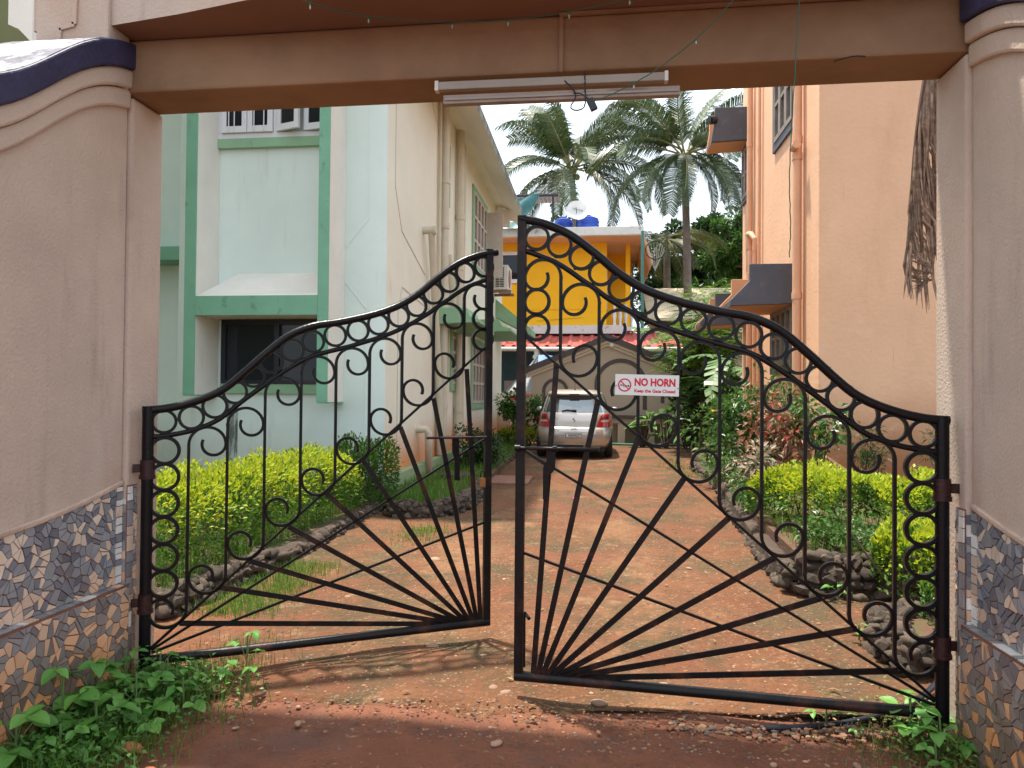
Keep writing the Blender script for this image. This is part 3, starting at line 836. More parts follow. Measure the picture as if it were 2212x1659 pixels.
# incised octagon lines on the front and side walls
ln = MB()
def fl(pts):
    for a, b in zip(pts, pts[1:]):
        ln.bar((a[0], YF - .003, a[1]), (b[0], YF - .003, b[1]), .016, .009, (0, 1, 0))
fl([(-3.05, 7.0), (-3.05, 3.75), (-3.355, 3.38)]); fl([(-3.355, 2.9), (-3.07, 2.55), (-3.07, .32)])
mp('relief_line', ln, m_mint)
ln2 = MB()
def sln(pts):
    for a, b in zip(pts, pts[1:]):
        ln2.bar((XS + .003, a[0], a[1]), (XS + .003, b[0], b[1]), .014, .009, (1, 0, 0))
sln([(9.55, 7.0), (9.55, 4.3), (9.9, 3.75), (11.3, 3.35)])
sln([(9.75, .35), (9.75, 2.6), (9.95, 2.95), (12.4, 2.75), (12.4, .35)])
sln([(10.7, 6.9), (12.1, 6.1), (12.3, 5.9)])
mp('relief_line', ln2, m_line)
# side windows: green surround, pale timber shutters
def side_window(y0, y1, z0, z1, shut=True, m_sur=None, open_=False):
    fr = mp('window', MB().box(XS - .01, XS + .035, y0 - .12, y0, z0 - .13, z1 + .12).box(XS - .01, XS + .035, y1, y1 + .12, z0 - .13, z1 + .12)
            .box(XS - .01, XS + .035, y0, y1, z0 - .13, z0).box(XS - .01, XS + .035, y0, y1, z1, z1 + .12), m_sur or m_greenl)
    mp('pane', MB().box(XS - .002, XS + .008, y0, y1, z0, z1), m_pane, fr)
    n = max(1, round((y1 - y0) / .42))
    w = (y1 - y0) / n
    for i in range(n):
        a = y0 + i * w
        q = MB()
        for b0, b1 in ((0, .05), (w - .06, w - .01)):
            q.box(XS + .009, XS + .045, a + b0, a + b1, z0 + .005, z1 - .005)
        for k in range(4):
            z = z0 + .005 + (z1 - z0 - .07) * k / 3
            q.box(XS + .010, XS + .043, a + .05, a + w - .06, z, z + .055)
        mp('shutter', q, m_winp, fr)
side_window(12.45, 12.95, 5.05, 5.95)
side_window(14.0, 14.55, 5.05, 6.0)
side_window(15.7, 17.5, 4.35, 6.0)
side_window(15.7, 17.35, 1.2, 2.55)
side_window(13.45, 14.1, 1.6, 2.55)
side_window(12.45, 12.95, 1.75, 2.55)
# open upper shutter leaf
mp('open_shutter', MB().box(XS + .02, XS + .42, 17.66, 17.70, 4.35, 6.0), m_winp)
# sunshades over the lower side windows
def sunshade(y0, y1, z, out, h=.26):
    pr = [(XS, z + h), (XS + out * .72, z + h), (XS + out * .80, z + h * .45), (XS + out, z + .06), (XS + out, z), (XS, z - .03)]
    mp('sunshade', MB().prism(pr, 'y', y0, y1), m_greenl, bevel=.012)
sunshade(12.1, 13.2, 2.66, .75)
sunshade(13.3, 14.4, 2.62, .7)
sunshade(15.2, 18.0, 2.78, .95)
mp('porch_roof', MB().prism([(XS, 4.05), (XS, 3.55), (-1.80, 3.05), (-1.80, 3.22)], 'y', 19.4, 20.7), m_greenl)
mp('end_wall', MB().box(XS, -2.42, 19.9, 20.6, -.05, 1.42), m_cream)
mp('end_plinth', MB().box(XS + .056, -2.36, 19.8, 20.65, -.05, .3), m_plinthl)
# rain and waste pipes
def pipe(y, r, z0, z1, coll=(), x=None):
    x = XS + r + .02 if x is None else x
    q = MB().tube([(x, y, z0), (x, y, z1)], r, 12)
    for z in coll:
        q.tube([(x, y, z - .05), (x, y, z + .05)], r * 1.18, 12)
    return mp('drain_pipe', q, m_pipec, smooth='auto')
pipe(12.15, .028, .35, 6.9, (3.1, 4.2))
pipe(12.35, .075, .35, 6.9, (1.2, 2.6, 4.4, 5.2))
pipe(13.75, .075, .35, 6.65, (1.1, 3.9, 4.9))
pipe(14.25, .045, .35, 6.5, (2.0, 4.6))
bent = MB().tube([(XS + .0, 11.15, 4.05), (XS + .18, 11.15, 4.05)], .065, 12).tube([(XS + .14, 11.15, 4.05), (XS + .12, 11.3, 3.8), (XS + .09, 11.75, 2.6), (XS + .09, 12.1, 1.4), (XS + .09, 12.15, .35)], .058, 12, up=(1, 0, 0))
bent.tube([(XS + .18, 11.15, 4.05), (XS + .22, 11.15, 4.05)], .075, 12)
mp('waste_pipe', bent, m_pipec, smooth='auto')
bent2 = MB().tube([(XS + .05, 12.9, 4.0), (XS + .09, 13.0, 3.5), (XS + .10, 13.2, 2.95)], .06, 12, up=(1, 0, 0)).tube([(XS + .1, 13.2, 3.3), (XS + .1, 13.2, 2.6)], .05, 12)
mp('waste_pipe', bent2, m_pipec, smooth='auto')
low = MB().tube([(XS + .0, 10.85, .86), (XS + .16, 10.85, .86), (XS + .19, 10.88, .80), (XS + .19, 10.9, .55), (XS + .12, 11.2, .05)], .06, 12, up=(0, 1, 0))
mp('waste_pipe', low, m_pipec, smooth='auto')
mp('cable', MB().tube([(XS + .03, 18.1, 6.1), (XS + .10, 18.2, 5.9), (XS + .05, 18.15, 5.5), (XS + .07, 18.2, 5.0), (XS + .06, 18.3, 4.7)], .022, 6, up=(1, 0, 0)), m_winblack)

# air conditioner on its bracket
m_acw = mat('ac_white', (0.60, 0.58, 0.54), 0.5, 0.06, 4)
m_acfan = mat('ac_fan_rust', (0.23, 0.12, 0.09), 0.6, 0.2, 6)
ac = thing('air_conditioner', 'white air conditioner outdoor unit on a rusty bracket on the cream side wall', 'air conditioner', (XS, 18.7, 4.1))
part('casing', MB().box(XS + .12, XS + .47, 18.35, 19.2, 4.16, 4.80), m_acw, ac, bevel=.015)
part('fan_grille', MB().lathe([(0, .478), (.21, .478), (.25, .473), (.25, .46)], (XS, 18.72, 4.48), 20, axis='x'), m_acfan, ac)
sl = MB()
for i in range(12):
    for j in range(2):
        sl.box(XS + .15 + j * .12, XS + .25 + j * .12, 18.342, 18.352, 4.22 + i * .045, 4.245 + i * .045)
part('side_louvres', sl, m_winblack, ac, kind='stuff')
part('bracket', MB().box(XS + .01, XS + .55, 18.40, 18.44, 4.08, 4.15).box(XS + .005, XS + .03, 18.4, 18.44, 3.9, 4.5), m_acfan, ac)
part('bracket', MB().box(XS + .01, XS + .55, 19.1, 19.14, 4.08, 4.15), m_acfan, ac)

# olive house glimpsed over the left wing wall
m_olive = mat('olive_paint', (0.155, 0.17, 0.075), 0.85, 0.08, 1.5)
oh = thing('olive_house', 'olive green house wall with pale corbel showing above the left entrance wall', 'house', (-7, 6.5, 0))
part('wall', MB().box(-9.5, -5.50, 6.4, 7.0, 0, 9), m_olive, oh)
part('corbel', MB().prism([(-5.51, 5.6), (-5.26, 5.6), (-5.26, 4.66), (-5.40, 4.80), (-5.51, 4.85)], 'y', 6.0, 6.39), m_creamw, oh)

# ------------------------------------------------------------------ peach house (right)
SPR = [dict(k='low', c=(0.35, 0.13, 0.045), a=.0, b=1.3, n=.8, s=1.6, f=.85), dict(k='p', c=(0.56, 0.31, 0.18), s=1.2, sc=(1, 1, .35), a=.48, b=.72, f=.5),
       dict(k='p', c=(0.74, 0.50, 0.36), s=2.6, sc=(1, 1, 1.6), a=.54, b=.74, f=.5), dict(k='p', c=(0.22, 0.12, 0.08), s=3.5, sc=(3, 3, .25), a=.64, b=.80, f=.5)]
m_peach = mat('peach_paint', (0.70, 0.42, 0.265), 0.8, 0.05, 1.1, bump=0.28, bscale=16, bdist=0.02, stains=SPR)
m_peachd = mat('peach_deep_paint', (0.62, 0.30, 0.16), 0.75, 0.05, 1.5, bump=0.1, bscale=30)
m_pipep = mat('pipe_peach', (0.66, 0.36, 0.22), 0.5, 0.06, 4)
m_slate = mat('slate_paint', (0.075, 0.08, 0.10), 0.65, 0.12, 3, bump=0.2, bscale=30, stains=[dict(k='p', c=(.16, .16, .17), s=6, a=.55, b=.75, f=.5)])
m_wood = mat('grey_wood', (0.22, 0.185, 0.165), 0.7, 0.25, 6)
XR, YR, YRE = 3.0, 10.1, 15.25
ph = thing('peach_house', 'peach painted two storey house with slate grey sunshades on the right', 'house', (4.5, 10.1, 0))
def pp(nm, mb, m, par=None, **k): return part(nm, mb, m, par or ph, **k)
pp('wall', MB().box(XR, 9.5, YR, YRE, -.05, 9.5), m_peach, bevel=.02)
def canopy(y0, y1, z0, z1, out, lip):
    pr = [(XR, z1), (XR - out, z1), (XR - out, z1 - (z1 - z0) * .42), (XR - out - lip, z0 + .05), (XR - out - lip, z0 - .03), (XR, z0)]
    pp('sunshade_fin', MB().prism(pr, 'y', y0, y0 + .09), m_slate, bevel=.006)
    pp('sunshade_fin', MB().prism(pr, 'y', y1 - .09, y1), m_peachd, bevel=.006)
    zm = z1 - (z1 - z0) * .42
    sl_ = [(XR, z0 + .004), (XR - out - lip + .004, z0 - .026), (XR - out - lip + .004, z0 + .046), (XR - out, z0 + .10), (XR, z0 + .10)]
    pp('sunshade_slab', MB().prism(sl_, 'y', y0 + .092, y1 - .092, mside=[1, 0, 0, 0, 0]), [m_slate, m_peachd])
canopy(11.208, 12.78, 2.84, 3.45, .68, .29)
canopy(14.4, 15.2, 2.84, 3.45, .68, .29)
canopy(14.45, 15.2, 6.52, 7.17, .70, .06)
def wood_window(y0, y1, z0, z1, n, fr=.13):
    f = pp('window', MB().box(XR - .04, XR + .01, y0 - fr, y0, z0 - fr, z1 + fr).box(XR - .04, XR + .01, y1, y1 + fr, z0 - fr, z1 + fr)
           .box(XR - .04, XR + .01, y0, y1, z0 - fr, z0).box(XR - .04, XR + .01, y0, y1, z1, z1 + fr), m_slate)
    pp('pane', MB().box(XR - .012, XR + .002, y0, y1, z0, z1), m_pane, f)
    w = (y1 - y0) / n
    for i in range(n):
        a = y0 + i * w
        q = MB().box(XR - .055, XR - .013, a, a + .06, z0, z1).box(XR - .055, XR - .013, a + w - .07, a + w - .01, z0, z1)
        q.box(XR - .055, XR - .013, a + .06, a + w - .07, z0, z0 + .08).box(XR - .055, XR - .013, a + .06, a + w - .07, z1 - .08, z1)
        q.box(XR - .05, XR - .013, a + .06, a + w - .07, (z0 + z1) / 2 - .03, (z0 + z1) / 2 + .03)
        pp('shutter', q, m_wood, f)
wood_window(11.30, 12.42, 5.70, 6.95, 3)
wood_window(11.32, 12.55, 1.92, 3.0 - .16, 4)
wood_window(14.55, 15.1, 5.45, 6.45, 2, .08)
def ppipe(y, r, z0, z1, coll, m=m_pipep):
    q = MB().tube([(XR - r - .03, y, z0), (XR - r - .03, y, z1)], r, 14)
    for z in coll: q.tube([(XR - r - .03, y, z - .05), (XR - r - .03, y, z + .05)], r * 1.15, 14)
    return pp('drain_pipe', q, m, smooth='auto')
ppipe(10.82, .065, .2, 9.4, (1.4, 2.9, 4.95, 5.2, 6.1))
pp('pipe_branch', MB().tube([(XR - .16, 10.82, 5.07), (XR - .16, 10.62, 5.07)], .05, 12, up=(0, 0, 1)).tube([(XR - .16, 10.66, 5.07), (XR - .16, 10.6, 5.07)], .062, 12), m_pipep, smooth='auto')
ppipe(14.15, .055, .2, 9.4, (3.9, 4.3, 6.3))
ppipe(13.75, .04, .2, 4.4, (4.2,))
ppipe(13.45, .03, .2, 9.0, (3.0, 6.0))
pp('pipe_elbow', MB().tube([(XR - .06, 13.75, 4.35), (XR - .12, 13.85, 4.5), (XR - .12, 14.1, 4.55)], .05, 10).tube([(XR - .1, 13.95, 3.75), (XR - .1, 13.95, 4.2)], .06, 10).tube([(XR - .12, 13.9, 3.62), (XR - .12, 13.9, 3.75)], .075, 10), m_pipep, smooth='auto')
pp('low_pipe', MB().tube([(XR - .04, 12.2, .85), (XR - .05, 11.6, .72), (XR - .06, 10.9, .70)], .03, 8), m_pipep, smooth='auto')
pp('low_pipe', MB().tube([(XR + .05, YR - .03, .62), (XR + .35, YR - .03, .42), (XR + .9, YR - .04, .30)], .03, 8), m_pipep, smooth='auto')
cb = thing('camera_lamp', 'small dark round lamp fixed to the upper slate sunshade end', 'lamp', (2.2, 14.4, 6.9))
part('housing', MB().tube([(2.30, 14.46, 6.93), (2.20, 14.40, 6.90)], .085, 14).tube([(2.20, 14.40, 6.90), (2.17, 14.38, 6.89)], .06, 14), m_winblack, cb, smooth='auto')

# ------------------------------------------------------------------ gabled end wall behind the car
m_taupe = mat('taupe_paint', (0.40, 0.325, 0.255), 0.85, 0.04, 1.0, stains=[dict(k='p', c=(.33, .26, .20), s=2, sc=(1, 1, .4), a=.6, b=.8, f=.4)])
m_taupel = mat('taupe_moulding', (0.50, 0.41, 0.31), 0.8, 0.05, 2)
m_brown = mat('dark_brown_paint', (0.075, 0.058, 0.056), 0.7, 0.1, 2)
GY = 21.0
ga = thing('gabled_wall', 'taupe gabled boundary wall with dark coping and dark arch reliefs behind the car', 'wall', (.3, GY, 0))
ev = lambda x: 3.10 - abs(x - .30) * .405 if x < .3 else 3.10 - (x - .30) * .405
part('wall', MB().prism([(-1.92, -.05), (2.6, -.05), (2.6, ev(2.6) - .05), (.3, 3.05), (-1.92, ev(-1.92) - .05)], 'y', GY, GY + .25), m_taupe, ga)
for s, xe in ((-1, -2.14), (1, 2.66)):
    part('coping', MB().prism([(.3, 3.02), (.3, 3.20), (xe, ev(xe) + .09), (xe, ev(xe) - .09)], 'y', GY - .16, GY + .30), m_brown, ga)
    for k, dy in ((0, .11), (1, .06)):
        a, b = .0 + k * .085, .08 + k * .085
        x2 = xe - s * .10
        part('moulding', MB().prism([(.3, 3.018 - a), (.3, 3.018 - b), (x2, ev(x2) - .085 - b), (x2, ev(x2) - .085 - a)], 'y', GY - dy, GY - .001), m_taupel, ga)
def arch_relief(cx, cz, r, w, base, a0=0, a1=180):
    pts = [(cx + r * math.cos(R(a0 + (a1 - a0) * i / 24)), GY - .006, cz + r * math.sin(R(a0 + (a1 - a0) * i / 24))) for i in range(25)]
    if base is not None:
        pts = [(pts[0][0], GY - .006, base)] + pts + [(pts[-1][0], GY - .006, base)]
    part('arch_relief', MB().sweep(pts, [(-w / 2, -.008), (w / 2, -.008), (w / 2, .008), (-w / 2, .008)], up=(0, 1, 0)), m_brown, ga)
arch_relief(.69, 1.73, .70, .12, 1.0)
arch_relief(-1.22, 1.52, .34, .10, 1.0)
arch_relief(2.24, 1.62, .34, .10, 1.2)
part('security_camera', MB().tube([(.42, GY - .02, 2.90), (.42, GY - .14, 2.88)], .06, 12).tube([(.42, GY - .14, 2.88), (.42, GY - .145, 2.88)], .035, 12), m_acw, ga, smooth='auto')
sh = thing('planter_shelf', 'low taupe shelf with dark top on stubby posts in front of the gabled wall', 'shelf', (1.3, 20.4, 0))
part('top', MB().box(.35, 2.45, 20.25, 20.9, .76, .86), m_brown, sh)
part('fascia', MB().box(.40, 2.42, 20.33, 20.9, .62, .755), m_taupe, sh)
for x in (.6, 1.42, 1.78, 2.25):
    part('post', MB().box(x, x + .20, 20.35, 20.6, -.02, .615), m_taupel, sh)
lw_ = thing('low_wall', 'low beige garden wall left of the gabled wall with stained top', 'wall', (-2.5, 21.7, 0))
part('wall', MB().box(-4.2, -1.93, 21.5, 21.7, -.05, 1.42), m_taupe, lw_)
part('coping', MB().box(-4.2, -1.90, 21.47, 21.73, 1.421, 1.48), m_taupel, lw_)
tag(part('garden_hose', MB().tube(smooth_curve([(.35, 20.15, .05), (1.2, 20.05, .045), (2.0, 20.15, .05), (2.7, 20.2, .06)]), .03, 8), mat('hose_green', (.05, .16, .09), .5)), 'green garden hose lying along the foot of the gabled wall', 'hose')

# ------------------------------------------------------------------ yellow house and its lean-to
m_yellow = mat('yellow_paint', (0.85, 0.455, 0.008), 0.75, 0.05, 1.0, stains=[dict(k='p', c=(.62, .30, .02), s=1.2, sc=(1, 1, .4), a=.55, b=.75, f=.4)])
m_slabw = mat('roof_slab_white', (0.62, 0.62, 0.60), 0.85, 0.08, 3, stains=[dict(k='p', c=(.08, .08, .08), s=5, a=.60, b=.70, f=.8)])
m_ceil = mat('peach_ceiling', (0.66, 0.43, 0.26), 0.8, 0.05, 1.5)
m_redroof = mat('red_roof_sheet', (0.42, 0.075, 0.065), 0.5, 0.1, 2, stains=[dict(k='p', c=(.55, .30, .28), s=4, a=.56, b=.70, f=.6)])
yh = thing('yellow_house', 'bright yellow flat roofed house with white slab edge behind the gabled wall', 'house', (-1, 26, 0))
def yp(nm, mb, m, par=None, **k): return part(nm, mb, m, par or yh, **k)
yp('wall', MB().box(-9, .33, 26.0, 32, 3.9, 6.98), m_yellow)
yp('porch_wall', MB().box(.34, 1.3, 28.2, 32, 3.9, 6.98), m_yellow)
yp('porch_column', MB().box(1.02, 1.18, 26.3, 26.5, 3.9, 6.98), m_yellow)
yp('roof_slab', MB().box(-9, 1.58, 24.9, 33, 7.0, 7.30), m_slabw, bevel=.01)
yp('roof_soffit', MB().box(-8.9, 1.54, 24.94, 32.9, 6.975, 6.998), m_ceil)
yp('slab_slope', MB().prism([(1.581, 7.28), (1.95, 6.15), (1.90, 6.05), (1.581, 6.99)], 'y', 25.4, 30), m_ceil)
yp('floor_ledge', MB().prism([(-9, 25.35), (.75, 25.35), (1.25, 26.2), (1.25, 32), (-9, 32)], 'z', 3.60, 3.898), m_slabw)
yw = yp('window', MB().box(-3.62, -2.75, 25.93, 25.999, 5.52, 5.66).box(-3.62, -2.75, 25.93, 25.999, 6.55, 6.68).box(-3.62, -3.48, 25.93, 25.999, 5.66, 6.55).box(-2.85, -2.75, 25.93, 25.999, 5.66, 6.55), m_winw)
yp('pane', MB().box(-3.48, -2.85, 25.97, 25.998, 5.66, 6.55), m_dark, yw)
ysw = yp('window', MB().box(.331, .37, 26.6, 26.75, 4.6, 6.3).box(.331, .37, 27.5, 27.65, 4.6, 6.3).box(.331, .37, 26.75, 27.5, 4.6, 4.75).box(.331, .37, 26.75, 27.5, 6.15, 6.3), m_winw)
yp('pane', MB().box(.332, .345, 26.75, 27.5, 4.75, 6.15), m_dark, ysw)
for i in range(4):
    yp('baluster', MB().lathe([(0, 3.9), (.06, 3.9), (.04, 4.1), (.07, 4.3), (.035, 4.6), (.06, 4.75), (0, 4.75)], (.62 + i * .21, 25.95 + i * .18, 0), 10), m_winw, smooth='auto')
yp('conduit', MB().bar((-2.6, 25.99, 4.55), (-.55, 25.99, 4.55), .03, .03).bar((-.55, 25.99, 4.55), (-.55, 25.99, 5.05), .03, .03).bar((-2.2, 25.99, 4.15), (-.55, 25.99, 4.27), .04, .05), m_yellow)
yp('back_wall', MB().box(-9, 3, 27.2, 27.4, 0, 3.6), mat('blue_garage_wall', (0.06, 0.12, 0.15), 0.8, .2, 2))
yp('ground_floor_corner', MB().box(1.6, 1.9, 26.6, 27.2, 0, 3.6), m_taupe)
lt = thing('tin_roof', 'red corrugated tin lean-to roof with white gutter under the yellow house', 'roof', (-.5, 25, 0))
rf = MB()
N = 150
x0, x1 = -6.5, 2.75
for i in range(N + 1):
    x = x0 + (x1 - x0) * i / N
    dz = .055 if i % 6 in (0, 1) else 0
    rf.v += [(x, 23.55, 3.02 + dz), (x, 26.0, 3.66 + dz), (x, 23.55, 3.0 + dz), (x, 26.0, 3.64 + dz)]
for i in range(N):
    a, b = 4 * i, 4 * i + 4
    rf.f += [(a, b, b + 1, a + 1), (a + 2, a + 3, b + 3, b + 2), (a, a + 2, b + 2, b)]; rf.m += [0, 0, 0]
part('roof_sheet', rf, m_redroof, lt, fix=False)
part('ridge_flashing', MB().bar((-6.5, 25.9, 3.72), (2.75, 25.9, 3.72), .3, .03), m_redroof, lt)
part('gutter', MB().tube([(-6.5, 23.45, 2.92), (2.8, 23.45, 2.92)], .075, 10), m_acw, lt, smooth='auto')
part('downpipe', MB().tube([(-2.0, 23.45, 2.9), (-2.0, 23.5, 2.62)], .08, 10).tube([(-2.0, 23.45, 2.72), (-2.0, 23.45, 2.60)], .12, 10), m_acw, lt, smooth='auto')
for x in (-4.5, -1.9, 2.6):
    part('post', MB().tube([(x, 23.7, 0), (x, 23.7, 3.0)], .04, 8), m_acfan, lt)
# garage clutter
m_grey = mat('grey_cabinet', (0.30, 0.26, 0.21), 0.7, 0.08, 2)
tag(part('cabinet', MB().box(-3.27, -2.62, 25.0, 25.6, 0, 1.9), m_grey, bevel=.02), 'tall beige cabinet standing in the dark lean-to', 'cabinet')
cr = thing('drinks_crate', 'red plastic crate stack beside the beige cabinet in the lean-to', 'crate', (-3.06, 24.6, 0))
m_redp = mat('red_plastic', (0.42, 0.02, 0.035), 0.45, 0.1, 4)
for k in range(4):
    q = MB().box(-3.28, -2.84, 24.4, 24.8, .36 * k + .02, .36 * k + .08).box(-3.28, -2.84, 24.4, 24.43, .36 * k + .24, .36 * k + .34)
    for x in (-3.28, -3.17, -3.06, -2.95, -2.87):
        q.box(x, x + .03, 24.4, 24.43, .36 * k + .08, .36 * k + .24)
    q.box(-3.27, -2.85, 24.44, 24.79, .36 * k + .08, .36 * k + .33)
    part('crate_tier', q, m_redp, cr)
gc = thing('gas_cylinder', 'slim silver pipe standing in the dark lean-to beside the grey tarpaulin', 'pipe', (-2.35, 24.6, 0))
part('tube', MB().tube([(-2.45, 24.6, .0), (-2.45, 24.6, 1.85)], .05, 10), mat('silver', (.45, .45, .45), .35, metal=.6), gc, smooth='auto')
m_tarp = mat('grey_tarpaulin', (0.26, 0.275, 0.29), 0.5, 0.2, 4, bump=0.3, bscale=8, bdist=.05)
def tarp_fn(u, v):
    top = Vector((-1.88, 23.3, 2.75))
    bl, br = Vector((-3.55, 22.0, .6)), Vector((-1.2, 22.3, .6))
    b = bl.lerp(br, u)
    p = top.lerp(b, v) if True else b
    fold = math.sin(u * 26) * .07 * v ** .7 + math.sin(u * 11 + 1) * .06 * v
    return (p.x + .12 * math.sin(v * 3) * (u - .5), p.y + fold, p.z + .05 * math.sin(u * 9))
tag(part('tarpaulin', MB().grid(tarp_fn, 60, 12), m_tarp, smooth=True, fix=False), 'grey silver tarpaulin hanging in folds from the lean-to gutter', 'tarpaulin')
bt = MB().grid(lambda u, v: (-1.9 + 1.5 * u, 23.1 - .3 * v, 2.70 - .35 * v - .1 * u + .03 * math.sin(9 * u)), 20, 4)
tag(part('blue_sheet', bt, mat('blue_plastic', (.02, .14, .42), .5), fix=False), 'blue plastic sheet edge slung behind the gabled wall', 'sheet')
# roof things
m_tank = mat('tank_blue', (0.012, 0.05, 0.33), 0.4, 0.1, 3)
for x, y, r, lab in ((-1.33, 27.6, .36, 'small ribbed blue water tank left of the satellite dish'), (-.40, 27.4, .43, 'larger ribbed blue water tank right of the satellite dish')):
    t = thing('water_tank', lab, 'water tank', (x, y, 7.30), 0, 'blue roof water tanks')
    pr = [(0, 0), (r, 0)]
    for k in range(5):
        z = .08 + k * .16
        pr += [(r, z), (r * 1.05, z + .03), (r * 1.05, z + .08), (r, z + .11)]
    pr += [(r * .98, .90), (r * .45, 1.0), (r * .3, 1.0), (r * .3, 1.05), (0, 1.05)]
    part('body', MB().lathe(pr, (x, y, 7.30 - .02), 24), m_tank, t, smooth='auto')
di = thing('satellite_dish', 'white satellite dish on the yellow house roof between two blue tanks', 'satellite dish', (-.8, 26.9, 7.3))
dd = MB().lathe([(.01, 0), (.15, .02), (.3, .075), (.40, .13), (.405, .135), (.40, .125), (.3, .06), (.01, -.015)], (0, 0, 0), 28)
dish = part('reflector', dd, mat('dish_white', (.66, .66, .66), .5), di, local=True, smooth='auto', fix=False)
dish.location = (0, 0, 1.05); dish.rotation_euler = (R(72), R(12), R(8))
tx = place('lettering', text_mesh('lettering_dish', 'TATA PLAY', mat('print_dark', (.05, .04, .08), .6), .42, .07, .02, .004), dish, (-.20, .02, .075), sc=(1, 1, .1))
part('mast', MB().tube([(0, 0, 0), (0, 0, 1.0)], .025, 8).tube([(0, .03, .95), (-.02, -.42, 1.12)], .012, 6), m_winblack, di, local=True)
shd = thing('roof_shed', 'rusty tin rooftop shed with teal plastic at the left end of the yellow house', 'shed', (-2.4, 25.6, 7.3))
m_tin = mat('old_tin', (0.16, 0.12, 0.11), 0.6, .3, 4, stains=[dict(k='p', c=(.06, .04, .04), s=5, a=.5, b=.7, f=.7)])
tr = MB()
for i in range(31):
    x = -3.6 + 2.2 * i / 30
    tr.v += [(x, 25.0, 8.52 + .03 * (i % 2)), (x, 27.0, 8.72 + .03 * (i % 2))]
for i in range(30): tr.f.append((2 * i, 2 * i + 2, 2 * i + 3, 2 * i + 1)); tr.m.append(0)
part('roof_sheet', tr, m_tin, shd, fix=False)
part('beam', MB().bar((-3.6, 25.05, 8.47), (-1.4, 25.05, 8.47), .06, .08).tube([(-1.6, 25.2, 7.3), (-1.6, 25.2, 8.5)], .03, 8).tube([(-2.6, 25.2, 7.3), (-2.6, 25.2, 8.5)], .03, 8), m_winblack, shd)
m_teal = mat('teal_plastic', (0.02, 0.12, 0.13), 0.45, 0.25, 3)
part('plastic_sheet', MB().grid(lambda u, v: (-3.5 + 1.45 * u * (1 - .45 * v), 25.0 - .25 * v, 8.46 - .95 * v + .08 * math.sin(9 * u + 4 * v)), 16, 8), m_teal, shd, fix=False, smooth=True)
part('plastic_sheet', MB().grid(lambda u, v: (-4.4 + 2.6 * u, 24.85 - .3 * v, 7.62 - .33 * v + .07 * math.sin(11 * u + 5 * v)), 18, 5), m_teal, shd, fix=False, smooth=True)
pl = thing('pole', 'teal painted pole standing at the right corner of the yellow house', 'pole', (1.52, 24.6, 0))
part('shaft', MB().tube([(1.53, 24.6, 0), (1.52, 24.6, 7.05)], .055, 10), mat('teal_paint', (.06, .19, .17), .6, .1, 3), pl, smooth='auto')
m_net = mat('pale_net', (0.45, 0.47, 0.46), 0.7, 0.2, 6)
nb = thing('net_bag', 'pale plastic net bag bulging from the roof corner beside the teal pole', 'net', (1.8, 25.0, 6.5))
part('hoop', MB().tube([(1.98 + .34 * math.cos(2 * PI * i / 20), 24.9, 6.45 + .32 * math.sin(2 * PI * i / 20)) for i in range(20)], .018, 6, closed=True, up=(0, 1, 0)), m_winblack, nb)
nn = MB()
for k in range(9):
    a = PI * k / 9
    nn.tube([(1.98 + .33 * math.cos(a), 24.9, 6.45 + .3 * math.sin(a)), (1.98 + .2 * math.cos(a), 24.95, 6.2), (1.98, 25.0, 5.75)], .006, 4)
    nn.tube([(1.6, 25.0, 7.25 - .05 * k), (1.75 + .02 * k, 24.95, 6.8)], .005, 4)
part('netting', nn, m_net, nb)
# bungalow beyond
bg = thing('bungalow', 'low bungalow with pale weathered sheet roof behind the palms', 'house', (4, 29, 0))
m_asb = mat('weathered_sheet', (0.58, 0.50, 0.36), 0.9, 0.15, 3, stains=[dict(k='p', c=(.25, .20, .13), s=2.5, sc=(.5, 2, 2), a=.52, b=.68, f=.6)])
part('roof', MB().prism([(27.2, 4.35), (30.5, 5.95), (30.6, 5.85), (27.2, 4.24)], 'x', 1.9, 9), m_asb, bg)
part('wall', MB().box(2.2, 9, 28.3, 31, 0, 4.6), m_taupel, bg)
part('awning', MB().prism([(2.6, 3.6), (3.5, 4.2), (5.2, 4.2), (6, 3.6), (6, 3.45), (2.6, 3.45)], 'y', 27.6, 28.2), m_acfan, bg)
bw = part('window', MB().box(3.0, 5.2, 28.2, 28.29, 2.2, 3.4), m_winblack, bg)
for i in range(8):
    part('bar', MB().tube([(3.15 + i * .28, 28.18, 2.2), (3.15 + i * .28, 28.18, 3.4)], .02, 6), m_acfan, bw)

# ------------------------------------------------------------------ the silver hatchback
m_car = mat('silver_paint', (0.50, 0.47, 0.43), 0.28, 0.02, 3, metal=0.55, spec=0.6, coat=0.8)
m_cglass = mat('car_glass', (0.20, 0.225, 0.24), rough=0.05, var=0.1, vscale=1.0, metal=0.75, spec=0.8)
m_red = mat('lamp_red', (0.45, 0.004, 0.01), 0.15, 0.1, 8, coat=0.8)
m_redd = mat('lamp_dark_red', (0.08, 0.004, 0.006), 0.2, 0.1, 8, coat=0.8)
m_lampw = mat('lamp_clear', (0.55, 0.42, 0.40), 0.2, 0.1, 8)
m_rub = mat('tyre_rubber', (0.018, 0.017, 0.017), 0.85, 0.2, 8)
m_chrome = mat('chrome', (0.65, 0.65, 0.66), 0.15, metal=0.95)
m_plate = mat('plate_white', (0.68, 0.68, 0.66), 0.5, 0.04, 5)
car = thing('parked_car', 'silver hatchback parked facing away at the end of the red earth drive', 'car', (-.492, 15.5, 0.03))
CZ = .0
